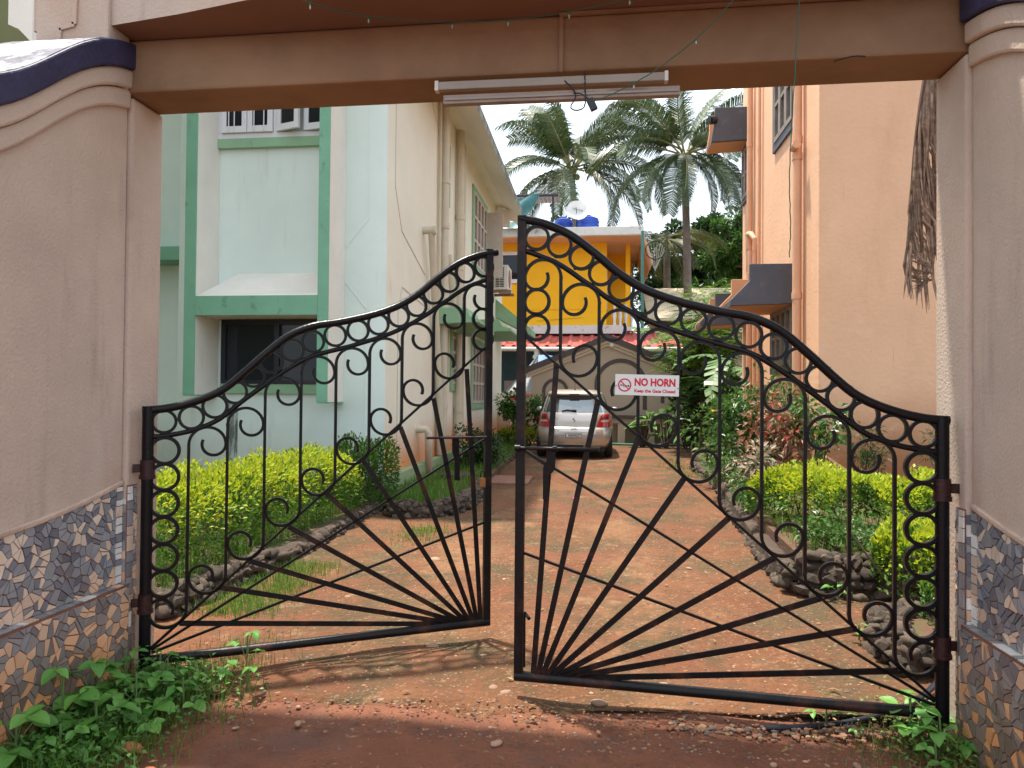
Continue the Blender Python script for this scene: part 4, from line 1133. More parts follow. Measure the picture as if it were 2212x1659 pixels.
SL = [  # z, half width, rear y, front y
    (.20, .74, .16, 3.55), (.24, .81, .07, 3.70), (.34, .855, .02, 3.80), (.50, .872, .0, 3.84), (.62, .872, .015, 3.82), (.665, .868, .05, 3.78), (.685, .862, .085, 3.74),
    (.80, .855, .095, 3.60), (.92, .835, .115, 3.35), (.985, .80, .15, 2.95), (1.02, .775, .175, 2.80), (1.15, .735, .26, 2.55), (1.28, .69, .345, 2.32), (1.385, .645, .415, 2.10), (1.40, .64, .33, 2.08), (1.43, .625, .34, 2.0), (1.475, .57, .45, 1.90), (1.505, .46, .65, 1.75), (1.515, .25, .9, 1.5)]
EXP = 4.6
def yrear(z, x, off=0.0):
    for (z0, w0, a0, b0), (z1, w1, a1, b1) in zip(SL, SL[1:]):
        if z0 <= z <= z1:
            t = (z - z0) / (z1 - z0)
            w, a, b = w0 + (w1 - w0) * t, a0 + (a1 - a0) * t, b0 + (b1 - b0) * t
            h = (b - a) / 2
            return a + h - h * (max(0, 1 - abs(x / w) ** EXP)) ** (1 / EXP) - off
    return 0
cb_ = MB()
K = 56
for z, w, a, b in SL:
    h = (b - a) / 2
    for i in range(K):
        th = 2 * PI * i / K
        c, s = math.cos(th), math.sin(th)
        cb_.v.append((w * math.copysign(abs(c) ** (2 / EXP), c), a + h + h * math.copysign(abs(s) ** (2 / EXP), s), z))
for j in range(len(SL) - 1):
    for i in range(K):
        i2 = (i + 1) % K
        cb_.f.append((j * K + i, j * K + i2, (j + 1) * K + i2, (j + 1) * K + i)); cb_.m.append(0)
cb_.f.append(tuple(range(K - 1, -1, -1))); cb_.m.append(0)
cb_.f.append(tuple((len(SL) - 1) * K + i for i in range(K))); cb_.m.append(0)
def cp(nm, mb, m, par=None, **k): return part(nm, mb, m, par or car, local=True, **k)
cp('body', cb_, m_car, smooth='auto')
def rear_patch(poly_fn, nu, nv, off):
    def f(u, v):
        x, z = poly_fn(u, v)
        return (x, yrear(z, x, off), z)
    return MB().grid(f, nu, nv)
cp('rear_window', rear_patch(lambda u, v: ((u * 2 - 1) * (.70 - .10 * v - .01), 1.005 + .365 * v), 16, 6, .006), m_cglass, smooth=True, fix=False)
cp('spoiler', MB().grid(lambda u, v: ((u * 2 - 1) * .60, yrear(1.41, (u * 2 - 1) * .60) - .05 + .10 * v + .03 * abs(u * 2 - 1) ** 3, 1.415 + .02 * math.sin(v * PI)), 16, 3).grid(lambda u, v: ((u * 2 - 1) * .60, yrear(1.41, (u * 2 - 1) * .60) - .05 + .03 * abs(u * 2 - 1) ** 3, 1.385 + .03 * v), 16, 2), m_car, smooth=True, fix=False)
cp('brake_light', MB().box(-.11, .11, .262, .29, 1.387, 1.412), m_redd)
for s in (-1, 1):
    def lamp(u, v, o=0):
        z = .682 + .285 * v
        xi = .50 + .0 * v + (.13 * (v - .15) if v > .15 else .02 * (.15 - v) * 6)
        xo = .845 - .06 * v
        return (s * (xi + (xo - xi) * u), z)
    t = cp('tail_light', rear_patch(lamp, 8, 8, .018), m_red, smooth=True, fix=False)
    cp('lens', rear_patch(lambda u, v: (s * (.585 + .17 * u), .795 + .04 * v), 4, 2, .024), m_lampw, t, fix=False)
    cp('lens', rear_patch(lambda u, v: (s * (.62 + .13 * u), .86 + .05 * v), 4, 2, .023), m_redd, t, fix=False)
    cp('side_window', MB().grid(lambda u, v: (s * (.785 - .14 * v + .004), .62 + .12 * v + u * (2.1 - .35 * v), 1.01 + .36 * v), 8, 3), m_cglass, fix=False)
    mi = cp('mirror', MB().ico((s * .93, 2.45, 1.02), (.10, .06, .075), 2), m_car, smooth=True)
    for y in (.72, 3.1):
        wv = cp('wheel', MB().lathe([(.10, -.09), (.27, -.09), (.295, -.06), (.295, .06), (.27, .09), (.10, .09)], (s * .755, y, .285), 24, axis='x'), m_rub, smooth='auto')
        cp('rim', MB().lathe([(.0, .05 * s), (.15, .085 * s), (.19, .092 * s)], (s * .755, y, .285), 16, axis='x'), m_chrome, wv, smooth='auto', fix=False)
cp('underbody', MB().box(-.68, .68, .15, 3.5, .16, .22), m_rub)
cp('bumper_recess', rear_patch(lambda u, v: ((u * 2 - 1) * (.37 - .03 * v), .40 + .185 * v), 10, 3, .003), mat('silver_shade_paint', (.46, .435, .40), .35, metal=.5), fix=False)
cp('bumper_line', rear_patch(lambda u, v: ((u * 2 - 1) * .75, .335 + .012 * v), 16, 1, .008), m_chrome, fix=False)
cp('boot_handle', rear_patch(lambda u, v: ((u * 2 - 1) * (.055 + .03 * v), .645 + .02 * v), 6, 1, .030), m_rub, fix=False)
for s in (-1, 1):
    cp('boot_seam', MB().tube([(s * .50, yrear(.70, .5) - .004, .70), (s * .47, yrear(.655, .47) - .004, .668), (s * .3, yrear(.64, .3) - .006, .655), (0, yrear(.64, 0) - .006, .652)], .004, 5), m_rub)
pt = cp('number_plate', MB().box(-.175, .175, -.020, .004, .455, .552), m_rub, bevel=.004)
cp('plate_face', MB().box(-.165, .165, -.024, -.0205, .464, .543), m_plate, pt)
tx = place('characters', text_mesh('plate_characters', 'GA03AF2257', mat('plate_black', (.02, .02, .02), .5), .275, .056, .035, .004), pt, (-.122, -.0245, .477), (R(90), 0, 0), (1, 1, .1))
place('characters', text_mesh('plate_ind', 'IND', mat('plate_blue', (.05, .09, .25), .5), .022, .012, 0, .002), pt, (-.158, -.0245, .492), (R(90), 0, 0), (1, 1, .1))
em = MB()
zc = .835
for pg in ([(-.045, .03), (.0, .062), (.012, .053), (-.016, .033), (.012, .012), (.0, .0)], [(.045, -.03), (.0, -.062), (-.012, -.053), (.016, -.033), (-.012, -.012), (.0, .0)]):
    em.prism([(x * .9, zc + z * .85) for x, z in pg], 'y', yrear(zc, 0) - .014, yrear(zc, 0) - .003)
em.bar((-.026, yrear(zc, 0) - .009, zc + .024), (.030, yrear(zc, 0) - .009, zc - .020), .017, .010, (0, 1, 0))
cp('emblem', em, m_chrome)
place('badge', text_mesh('badge', 'SWIFT', m_chrome, .12, .022, .0, .004), car, (-.46, yrear(.86, .4) - .004, .852), (R(90), 0, 0), (1, 1, .2))
cp('wiper', MB().tube([(.03, yrear(1.03, 0) - .03, 1.035), (-.15, yrear(1.055, .15) - .028, 1.055), (-.27, yrear(1.03, .27) - .02, 1.03)], .014, 6).tube([(-.05, yrear(1.04, 0) - .02, 1.045), (.05, yrear(1.04, 0) - .03, 1.04)], .022, 8), m_rub)
cp('antenna', MB().tube([(0, .62, 1.50), (0, .70, 1.70)], .005, 5).tube([(0, .60, 1.49), (0, .63, 1.515)], .02, 8), m_rub)
for s in (-1, 1):
    cp('parking_sensor', MB().lathe([(0, -.003), (.012, -.003), (.012, .01)], (s * .34, yrear(.60, .34), .60), 10, axis='y'), m_rub)

# ------------------------------------------------------------------ fittings under the canopy
m_fit = mat('fitting_white', (0.28, 0.245, 0.21), 0.5, 0.1, 5, stains=[dict(k='p', c=(.25, .20, .17), s=10, a=.58, b=.72, f=.5)])
tl = thing('tube_light', 'long white tube light fitting along the lower face of the beam', 'lamp', (-.22, 3.1, 2.79))
part('housing', MB().box(-.72, .287, 3.085, 3.118, 2.775, 2.812), m_fit, tl, bevel=.004)
part('end_cap', MB().box(-.728, -.712, 3.082, 3.118, 2.772, 2.815).box(.28, .295, 3.082, 3.118, 2.772, 2.815), m_acw, tl)
ct = thing('cable_trunking', 'stained white batten with old tube holders just below the tube light', 'trunking', (-.2, 3.1, 2.73))
part('batten', MB().box(-.688, .345, 3.080, 3.116, 2.708, 2.748), mat('batten_dirty', (.27, .22, .19), .6, .15, 8, stains=[dict(k='p', c=(.14, .08, .08), s=9, sc=(.5, 1, 3), a=.5, b=.65, f=.7)]), ct, bevel=.003)
part('strip', MB().box(-.68, .338, 3.074, 3.079, 2.722, 2.732), m_fit, ct)
m_wg = mat('wire_green', (0.02, 0.10, 0.07), 0.5, .1, 5)
m_bulb = mat('bulb_clear_teal', (0.25, 0.48, 0.42), 0.2, .1, 5)
def wire(name, pts, lab, r=.0022, bulbs=(), m=m_wg, cat='string lights', hang=.028):
    t = thing(name, lab, cat, pts[0])
    cv = smooth_curve(pts, 8)
    c2 = []
    for i, p in enumerate(cv):
        c2.append((p[0] + .0012 * math.sin(i * 2.1), p[1] + .0012 * math.cos(i * 2.1), p[2]))
    part('wire', MB().tube(c2, r, 6), m, t)
    for b in bulbs:
        p = cv[min(int(b * (len(cv) - 1)), len(cv) - 1)]
        part('bulb', MB().tube([p, (p[0], p[1], p[2] - hang * .45)], .003, 6, m=0).tube([(p[0], p[1], p[2] - hang * .45), (p[0], p[1], p[2] - hang)], .0034, 6, m=1), [m_wg, m_bulb], t)
wire('string_lights', [(-1.25, 2.83, 3.07), (-1.037, 2.96, 3.062), (-.683, 3.045, 3.058), (-.396, 3.05, 3.055), (-.129, 3.02, 3.058), (.124, 2.95, 3.064), (.30, 2.87, 3.07)],
     'green string of fairy lights sagging under the canopy ceiling left of centre', bulbs=(.06, .2, .36, .52, .68, .84))
wire('string_lights', [(.62, 2.86, 3.09), (.50, 2.93, 2.98), (.38, 2.98, 2.88), (.22, 3.02, 2.78), (.08, 3.04, 2.715), (-.03, 3.02, 2.665)],
     'green string of fairy lights slanting down across the beam to the small black box', bulbs=(.38, .72), hang=.022)
wire('hanging_wire', [(.80, 2.95, 3.1), (.795, 2.95, 2.95), (.775, 2.96, 2.55), (.765, 2.96, 2.3), (.77, 2.96, 2.1), (.765, 2.96, 1.98)],
     'thin green twisted wire hanging straight down from the canopy at right', r=.0022, cat='wire')
wire('hanging_wire', [(-.155, 3.09, 2.80), (-.10, 3.06, 2.72), (-.12, 3.05, 2.66), (-.09, 3.05, 2.645), (-.06, 3.06, 2.67), (-.06, 3.08, 2.76), (-.062, 3.085, 2.83)],
     'black loop of cable dangling from the tube light', r=.003, cat='wire', m=m_winblack)
wire('hanging_wire', [(.98, 3.10, 2.83), (1.05, 3.085, 2.84), (1.10, 3.08, 2.835)], 'stub of cut black wires poking out of the beam at right', r=.003, cat='wire', m=m_winblack)
bx = thing('light_controller', 'small black controller box dangling below the tube light', 'controller', (-.03, 3.0, 2.65))
part('case', MB().box(-.015, .015, -.01, .01, -.03, .022), m_winblack, bx, local=True, bevel=.003)
part('lead', MB().tube([(-.0, 0, .02), (-.02, .02, .07), (-.04, .06, .10)], .003, 6), m_winblack, bx, local=True)
bx.rotation_euler = (0, R(-25), 0)
# ------------------------------------------------------------------ stones and borders
m_stone = mat('cobble', (0.062, 0.048, 0.038), 0.85, 0.25, 9, bump=0.5, bscale=18, bdist=0.02, objrnd=0.45,
              stains=[dict(k='p', c=(0.13, 0.065, 0.034), s=7, a=.45, b=.68, f=.6), dict(k='p', c=(.05, .06, .02), s=5, a=.55, b=.7, f=.6)])
m_mortar = mat('stone_mortar', (0.062, 0.042, 0.030), 0.95, 0.3, 6, bump=0.8, bscale=14, bdist=0.03)
STONES = []
for k in range(7):
    rg_ = random.Random(100 + k)
    STONES.append(MB().ico((0, 0, 0), (1, rg_.uniform(.6, .95), rg_.uniform(.5, .8)), 2 if k % 2 else 1, .20 if k % 2 else .30, rng=rg_).mesh('stone', m_stone, smooth=bool(k % 2)))
def border(label, pts, h, size, core_w=.10, seed=1, rows=None, lim=300):
    """dry cobbles set in mortar along a polyline of ground points"""
    rg_ = random.Random(seed)
    t = thing('stone_border', label, 'border', (pts[0][0], pts[0][1], 0), 0, 'cobble garden borders')
    cv = smooth_curve(pts, 6)
    part('mortar_core', MB().sweep([(x + rg_.uniform(-.015, .015), y + rg_.uniform(-.015, .015), h * .42) for x, y in cv], [(-core_w * 1.02, -h * .5), (core_w * 1.02, -h * .5), (core_w * .92, h * .26), (core_w * .4, h * .38), (-core_w * .4, h * .38), (-core_w * .92, h * .26)], scale=[.55] + [rg_.uniform(.82, 1.0) for _ in cv[2:]] + [.55]), m_mortar, t)
    rows = rows or max(2, round(h / (size * .75)))
    n = 0
    for r in range(rows):
        acc = rg_.uniform(0, size)
        for (x0, y0), (x1, y1) in zip(cv, cv[1:]):
            l = math.hypot(x1 - x0, y1 - y0)
            while acc < l and n < lim:
                s = size * rg_.uniform(.7, 1.3)
                tt = acc / l
                nx, ny = -(y1 - y0) / l, (x1 - x0) / l
                for side in ((-1, 1) if r < rows - 1 else (-.75, 0, .75)):
                    o = side * core_w * (.95 - .12 * r) + rg_.uniform(-.02, .02)
                    place('stone', rg_.choice(STONES), t, (x0 + (x1 - x0) * tt + nx * o - pts[0][0], y0 + (y1 - y0) * tt + ny * o - pts[0][1],
                          size * .35 + r * h / rows + rg_.uniform(-.02, .02)), (rg_.uniform(-.6, .6), rg_.uniform(-.6, .6), rg_.uniform(0, 6)), s * .60)
                    n += 1
                acc += s * .82
            acc -= l
    for x, y in (cv[0], cv[-1]):
        for k in range(9):
            s = size * rg_.uniform(.7, 1.2)
            place('stone', rg_.choice(STONES), t, (x + rg_.uniform(-.8, .8) * core_w - pts[0][0], y + rg_.uniform(-.5, .5) * core_w - pts[0][1], rg_.uniform(.03, h * .85)), (rg_.uniform(-1, 1), rg_.uniform(-1, 1), rg_.uniform(0, 6)), s * .6)
border('cobble border edging the left lawn in front of the long hedge', [(-2.72, 4.15), (-2.66, 4.9), (-2.60, 5.6), (-2.62, 6.6), (-2.66, 7.6), (-2.62, 8.45)], .16, .085, .09, 1)
border('cobble border round the corner grass below the cream side wall', [(-2.35, 8.0), (-1.95, 7.95), (-1.68, 8.3), (-1.60, 9.2), (-1.66, 10.3)], .18, .085, .08, 2)
border('far cobble border along the lawn beside the parked car', [(-1.95, 12.3), (-1.88, 14.0), (-1.85, 16.5)], .12, .11, .06, 3)
border('cobble kerb along the right of the drive below the flower shrubs', [(1.92, 14.2), (1.92, 11.5), (1.74, 9.4), (1.62, 8.0), (1.53, 6.8), (1.47, 5.95), (1.46, 5.5)], .21, .09, .09, 4)
border('dark cobble retaining wall under the right duranta hedge', [(1.44, 5.38), (1.8, 5.32), (2.3, 5.27), (2.9, 5.25)], .31, .10, .10, 5)
border('small heap of round cobbles by the right gate post', [(1.66, 3.85), (1.62, 4.1), (1.74, 4.45), (2.0, 4.6), (2.4, 4.62)], .19, .075, .10, 6)
# beds
def bed(name, poly, z, m=m_soil):
    tag(part(name, MB().prism(poly, 'z', -.05, z), m), kind='structure')
bed('flower_bed', [(-2.70, 4.1), (-2.62, 6.0), (-2.66, 8.5), (-2.76, 9.12), (-6.5, 9.12), (-6.5, 4.1)], .13)
bed('flower_bed', [(-2.35, 8.02), (-1.95, 8.0), (-1.72, 8.4), (-1.64, 9.2), (-1.70, 12.0), (-1.95, 20), (-2.73, 20), (-2.73, 8.5)], .11)
bed('flower_bed', [(1.50, 5.4), (3.6, 5.3), (6.5, 5.3), (6.5, 10.05), (2.98, 10.05), (2.98, 15), (1.95, 15), (1.95, 11.5), (1.75, 9.2), (1.56, 7)], .24)
bed('flower_bed', [(1.72, 3.9), (1.70, 4.2), (1.85, 4.5), (3.5, 4.6), (3.5, 3.6), (1.85, 3.6)], .12)

# loose stones and gravel on the drive
m_peb = mat('pebble', (0.30, 0.185, 0.125), 0.85, 0.25, 12, objrnd=0.35)
PEB = [MB().ico((0, 0, 0), (1, random.Random(k).uniform(.6, .9), random.Random(k).uniform(.35, .6)), 2, .08, rng=random.Random(40 + k)).mesh('pebble', m_peb, smooth=True) for k in range(5)]
rp_ = random.Random(5)
spots = []
for _ in range(46):
    y = 2.85 + rp_.random() ** 1.5 * 3.4
    x = rp_.uniform(-.5 * y - .2, .36 * y)
    if -2.1 < x < 1.3: spots.append((x, y, rp_.uniform(.012, .030)))
spots += [(-1.18, 3.98, .055), (-.9, 3.9, .04), (-1.35, 5.9, .05), (-.6, 3.8, .03), (-.42, 3.35, .035), (.02, 3.3, .04), (.55, 3.45, .035), (-.25, 3.62, .028), (.33, 3.55, .03)]
for x, y, r in spots:
    o = place('loose_pebble', rp_.choice(PEB), None, (x, y, r * .2), (0, 0, rp_.uniform(0, 6)), r)
    tag(o, 'small pale pebble lying loose on the red earth', 'pebble', 'loose pebbles on the drive')
gv = MB()
rg2 = random.Random(8)
b0 = MB().ico((0, 0, 0), (1, 1, 1), 1)
def gravel(n, fx, rmin, rmax, mats=3):
    for _ in range(n):
        x, y = fx()
        r = rg2.uniform(rmin, rmax)
        a = rg2.uniform(0, PI); ca, sa = math.cos(a), math.sin(a)
        ex, ey, ez = r * rg2.uniform(.8, 1.4), r * rg2.uniform(.6, 1), r * rg2.uniform(.35, .7)
        z = gz(x, y) * .7 + .012 if y > 3.05 else gz(x * 1.4, y * 1.3) * .55 - .006
        gv.add([(x + ca * vx * ex - sa * vy * ey, y + sa * vx * ex + ca * vy * ey, z + vz * ez) for vx, vy, vz in b0.v], b0.f, rg2.randrange(mats))
def drv():
    while True:
        y = 2.9 + rg2.random() ** 1.7 * 9
        x = rg2.uniform(-2.5, 1.8)
        if -.52 * y - .3 < x < .52 * y: return x, y
gravel(6500, drv, .003, .011)
gravel(500, lambda: (rg2.gauss(-.2, .8), 3.16 + rg2.gauss(0, .12)), .0025, .008)
gravel(240, lambda: (rg2.uniform(.3, 1.4), rg2.gauss(3.12, .035)), .007, .018)
gravel(600, lambda: (rg2.uniform(-2.1, 1.5), rg2.uniform(2.4, 3.1)), .0025, .007)
tag(part('gravel', gv, [mat('gravel_pale', (.25, .15, .085), .9, .2, 9, island=.3), mat('gravel_red', (.20, .085, .05), .9, .2, 9, island=.35), mat('gravel_grey', (.13, .095, .08), .9, .2, 9, island=.4)], fix=False), kind='stuff')

# ------------------------------------------------------------------ foliage tools
def leaf_q(mb, p, d, n, l, w, fold=.25, m=0, droop=.0):
    """one leaf: two folded halves from base p along d, facing n"""
    d = Vector(d).normalized(); n = Vector(n)
    s = d.cross(n)
    if s.length < 1e-4: s = d.cross(Vector((.3, .8, .1)))
    s.normalize(); n = s.cross(d)
    p = Vector(p)
    tip = p + d * l - Vector((0, 0, droop * l))
    mid = p + d * l * .45
    k = len(mb.v)
    mb.v += [tuple(p), tuple(mid + s * w / 2 + n * w * fold), tuple(tip), tuple(mid - s * w / 2 + n * w * fold)]
    mb.f += [(k, k + 1, k + 2), (k, k + 2, k + 3)]; mb.m += [m, m]
def rvec(rg_):
    while True:
        v = Vector((rg_.uniform(-1, 1), rg_.uniform(-1, 1), rg_.uniform(-1, 1)))
        if .01 < v.length < 1: return v.normalized()
lf_dur_y = leafmat('duranta_new_leaf', (.34, .40, .018), (.48, .50, .03), (.20, .35, .018), .42)
lf_dur_g = leafmat('duranta_leaf', (.03, .085, .010), (.07, .16, .015), (.15, .27, .02), .4)
lf_dark = leafmat('dark_leaf', (.018, .045, .012), (.03, .075, .018), (.055, .11, .025), .3, .35)
lf_mid = leafmat('mid_leaf', (.035, .095, .02), (.06, .14, .025), (.10, .19, .03), .35, .35)
lf_lime = leafmat('cassia_leaf', (.05, .13, .012), (.10, .22, .02), (.22, .27, .03), .4)
lf_red = leafmat('red_leaf', (.36, .05, .04), (.09, .10, .03), (.45, .18, .14), .3, .4)
lf_bush = leafmat('weed_leaf', (.075, .22, .035), (.11, .28, .05), (.15, .34, .06), .3, .45, objrnd=True)
lf_grass = leafmat('grass_blade', (.05, .14, .015), (.085, .21, .02), (.14, .26, .03), .4)
lf_palm = leafmat('palm_leaflet', (.024, .044, .016), (.042, .074, .022), (.09, .12, .036), .15, .3, spec=.6)
lf_palmy = leafmat('palm_leaflet_yellow', (.05, .075, .022), (.09, .11, .03), (.13, .11, .04), .3, .4)
lf_ban = leafmat('banana_leaf', (.10, .20, .07), (.15, .26, .10), (.20, .30, .14), .4, .35)
lf_pale = leafmat('pale_leaf', (.20, .33, .12), (.13, .26, .07), (.28, .38, .18), .3, .3)
m_twig = mat('twig', (0.07, 0.045, 0.03), 0.9, .3, 8)
m_trunk = mat('bark', (0.13, 0.095, 0.075), 0.95, .3, 6, bump=.6, bscale=14, bdist=.03)
m_palmtrunk = mat('palm_bark', (0.17, 0.14, 0.12), 0.95, .3, 3, bump=.7, bscale=9, bdist=.04)
fl_red = mat('petal_red', (.62, .015, .02), .6)
fl_or = mat('petal_orange', (.75, .28, .02), .6)
fl_pk = mat('petal_pink', (.70, .28, .42), .6)
fl_mg = mat('petal_magenta', (.75, .03, .45), .6)
fl_wh = mat('petal_white', (.75, .75, .72), .6)
def flower(t, p, r, m, n=5):
    q = MB()
    for k in range(n):
        a = 2 * PI * k / n
        leaf_q(q, p, (math.cos(a), math.sin(a) - .5, .35), (0, -.6, .8), r, r * .8, .1)
    part('flower', q, m, t, fix=False)

def bumpy_hedge(name, label, cat, path, half, z0, zt, n, rg_, leaf=.042, top_m=None, low_m=None, group=None, yfrac=.55, stems=6, top_thr=.42):
    """a clipped hedge along a ground path: leaves thrown through a bumpy rounded volume"""
    t = thing(name, label, cat, (path[0][0], path[0][1], 0), 0, group)
    ys, gs = MB(), MB()
    L_ = [0]
    for a, b in zip(path, path[1:]): L_.append(L_[-1] + math.hypot(b[0] - a[0], b[1] - a[1]))
    ph = [rg_.uniform(0, 6) for _ in range(6)]
    def base(s):
        for i in range(len(path) - 1):
            if s <= L_[i + 1] or i == len(path) - 2:
                tt = (s - L_[i]) / max(L_[i + 1] - L_[i], 1e-6)
                a, b = path[i], path[i + 1]
                d = Vector((b[0] - a[0], b[1] - a[1], 0)).normalized()
                return Vector((a[0] + (b[0] - a[0]) * tt, a[1] + (b[1] - a[1]) * tt, 0)), d, tt, i
    tot = L_[-1]
    for _ in range(n):
        s = rg_.uniform(-half * .3, tot + half * .3)
        p, d, tt, i = base(min(max(s, 0), tot))
        p = p + d * (s - min(max(s, 0), tot))
        nrm = Vector((-d.y, d.x, 0))
        th = rg_.uniform(-.12, PI + .12)
        bump = 1 + .10 * math.sin(5.1 * s + ph[0] + 2 * math.cos(th)) + .08 * math.sin(11 * s + ph[1] + 3 * th) + .05 * math.sin(23 * s + ph[2] + 5 * th)
        rr = bump * (1 - abs(rg_.gauss(0, .13)))
        if rg_.random() < .12: rr *= rg_.uniform(.4, .9)
        if rg_.random() < .02: rr *= rg_.uniform(1.02, 1.18)
        endf = 1.0
        e = min(s + half * .3, tot + half * .3 - s)
        if e < half * .5: endf = math.sqrt(max(.05, e / (half * .5)))
        c, sn = math.cos(th), math.sin(th)
        x = math.copysign(abs(c) ** .7, c) * half * rr * endf
        z = z0 + (math.copysign(abs(sn) ** .7, sn)) * (zt - z0) * rr * (.55 + .45 * endf)
        pos = p + nrm * x + Vector((0, 0, z))
        out = (nrm * c + Vector((0, 0, 1)) * sn * 1.1 + rvec(rg_) * .75)
        up = Vector((0, 0, 1)) * .9 + rvec(rg_) * .7
        l = leaf * rg_.uniform(.65, 1.25)
        hi = (z - z0) / (zt - z0)
        q = ys if (hi > top_thr + rg_.uniform(-.25, .35) and rr > .78 and rg_.random() < .92) else gs
        leaf_q(q, pos, out, up, l, l * .5, .18)
    part('foliage', gs, low_m or lf_dur_g, t, fix=False, kind='stuff')
    part('new_growth', ys, top_m or lf_dur_y, t, fix=False, kind='stuff')
    tw = MB()
    for k in range(stems):
        p, d, tt, i = base(tot * (k + .5) / stems)
        p = p + Vector((rg_.uniform(-.08, .08), rg_.uniform(-.08, .08), 0))
        for j in range(4):
            e = p + Vector((rg_.uniform(-.9, .9) * half, rg_.uniform(-.3, .3), zt * rg_.uniform(.6, .85)))
            tw.tube([p, p.lerp(e, .45) + rvec(rg_) * .04, e], .014, 5, scale=[1, .7, .35])
    part('stem', tw, m_twig, t, kind='stuff')
    return t
bumpy_hedge('hedge', 'long golden duranta hedge clipped flat along the left lawn', 'hedge', [(-3.25, 4.35), (-3.18, 5.5), (-3.10, 6.6), (-3.02, 7.9)], .44, .25, .77, 18500, random.Random(21), .046, stems=7)
bumpy_hedge('hedge', 'end shrub of the left hedge at the house corner, leaves coloured as its shaded side', 'hedge', [(-2.85, 8.0), (-2.78, 8.75)], .36, .18, .80, 5200, random.Random(22), .046, top_m=lf_dur_g, low_m=lf_mid, stems=3)  # darker leaf materials put the hedge's shaded side into the colour
bumpy_hedge('hedge', 'golden duranta hedge on a stem along the right bed before the peach wall', 'hedge', [(1.72, 7.2), (2.3, 6.4), (3.3, 6.3), (4.2, 6.4)], .46, .40, .74, 19000, random.Random(23), .046, stems=4)
bumpy_hedge('hedge', 'low golden duranta bush at the near right corner beside the gate post', 'hedge', [(1.98, 5.0), (2.5, 4.95), (3.1, 4.9)], .44, .22, .62, 10500, random.Random(24), .046, stems=3)
bumpy_hedge('hedge', 'trailing green duranta below the near right bush', 'hedge', [(1.98, 4.4), (2.3, 4.35), (2.7, 4.3)], .28, .12, .42, 4200, random.Random(25), .04, top_m=lf_dur_g, low_m=lf_mid, stems=2)
bumpy_hedge('hedge', 'low golden hedge left of the parked car below the red flowers', 'hedge', [(-2.5, 18.6), (-1.5, 18.4)], .32, .06, .52, 3600, random.Random(26), .06, stems=2)

def shrub(name, label, cat, c, rad, n, rg_, leaf, m, group=None, stems=5, asp=.45, flowers=(), clump=7, up=.5, base_z=0.0):
    t = thing(name, label, cat, (c[0], c[1], base_z), 0, group)
    q = MB()
    cl = []
    for _ in range(clump * 4):
        v = rvec(rg_) * rg_.random() ** .4
        cl.append((Vector((c[0] + v.x * rad[0], c[1] + v.y * rad[1], c[2] + v.z * rad[2])), rg_.uniform(.18, .42) * min(rad)))
    for _ in range(n):
        cc, r = rg_.choice(cl)
        v = rvec(rg_)
        pos = cc + v * r * rg_.random() ** .35 * 1.3
        if pos.z < base_z + .03: continue
        l = leaf * rg_.uniform(.6, 1.3)
        leaf_q(q, pos, v + Vector((0, 0, -.15)) + rvec(rg_) * .5, Vector((0, -.2, up + .4)) + rvec(rg_) * .6, l, l * asp, .15, droop=.15)
    part('foliage', q, m, t, fix=False, kind='stuff')
    tw = MB()
    for k in range(stems):
        e = rg_.choice(cl)[0]
        b = Vector((c[0] + rg_.uniform(-.12, .12) * rad[0] * 2, c[1] + rg_.uniform(-.1, .1), base_z))
        tw.tube([b, b.lerp(e, .5) + rvec(rg_) * .08 * max(rad), e], .016 * max(.6, rad[2]), 5, scale=[1, .7, .3], up=(0, 1, 0))
    part('stem', tw, m_twig, t, kind='stuff')
    for mm, k, r in flowers:
        for _ in range(k):
            v = rvec(rg_); v.y = -abs(v.y)
            flower(t, (c[0] + v.x * rad[0] * .95, c[1] + v.y * rad[1] * 1.0, c[2] + v.z * rad[2] * .9), r, mm)
    return t
rs = random.Random(31)
shrub('flower_shrub', 'dark green shrub with orange flowers beside the end of the drive', 'shrub', (2.2, 11.2, .85), (.62, .6, .62), 2600, rs, .10, lf_mid, flowers=((fl_or, 5, .06),), base_z=.2)
shrub('flower_shrub', 'tall thin leafed shrub with one red flower against the peach corner', 'shrub', (2.55, 10.6, 1.25), (.45, .35, .55), 1000, rs, .09, lf_mid, flowers=((fl_red, 1, .08),), base_z=.2)
shrub('red_shrub', 'red and pink leafed shrub in front of the peach wall', 'shrub', (2.33, 9.4, .98), (.42, .35, .45), 820, rs, .095, lf_red, base_z=.2, asp=.5)
shrub('leafy_shrub', 'open green shrub with small white flowers right of the red leafed shrub', 'shrub', (2.75, 9.3, 1.05), (.40, .3, .38), 380, rs, .11, lf_mid, flowers=((fl_wh, 3, .05),), base_z=.2, asp=.5)
shrub('red_shrub', 'low mottled pink and cream shrub at the foot of the red shrub', 'shrub', (1.98, 9.0, .52), (.36, .3, .30), 480, rs, .11, leafmat('mottled_leaf', (.45, .25, .2), (.06, .12, .03), (.5, .4, .33), .3), base_z=.2)
shrub('flower_shrub', 'small periwinkle bush with pink flowers on the right kerb', 'shrub', (1.78, 10.0, .42), (.28, .4, .24), 700, rs, .06, lf_mid, flowers=((fl_pk, 7, .04),), base_z=.2)
shrub('weed_bush', 'loose green weeds on the kerb left of the right hedge', 'shrub', (1.66, 7.9, .40), (.22, .5, .20), 650, rs, .06, lf_mid, base_z=.22)
shrub('weed_bush', 'straggling weeds over the right stone kerb under the hedge stem', 'shrub', (1.85, 5.75, .36), (.36, .25, .14), 700, rs, .055, lf_mid, base_z=.22)
shrub('weed_bush', 'spreading green weeds on the soil between the right hedge and its wall', 'shrub', (2.5, 5.75, .36), (.55, .3, .16), 1200, rs, .055, lf_mid, base_z=.22)
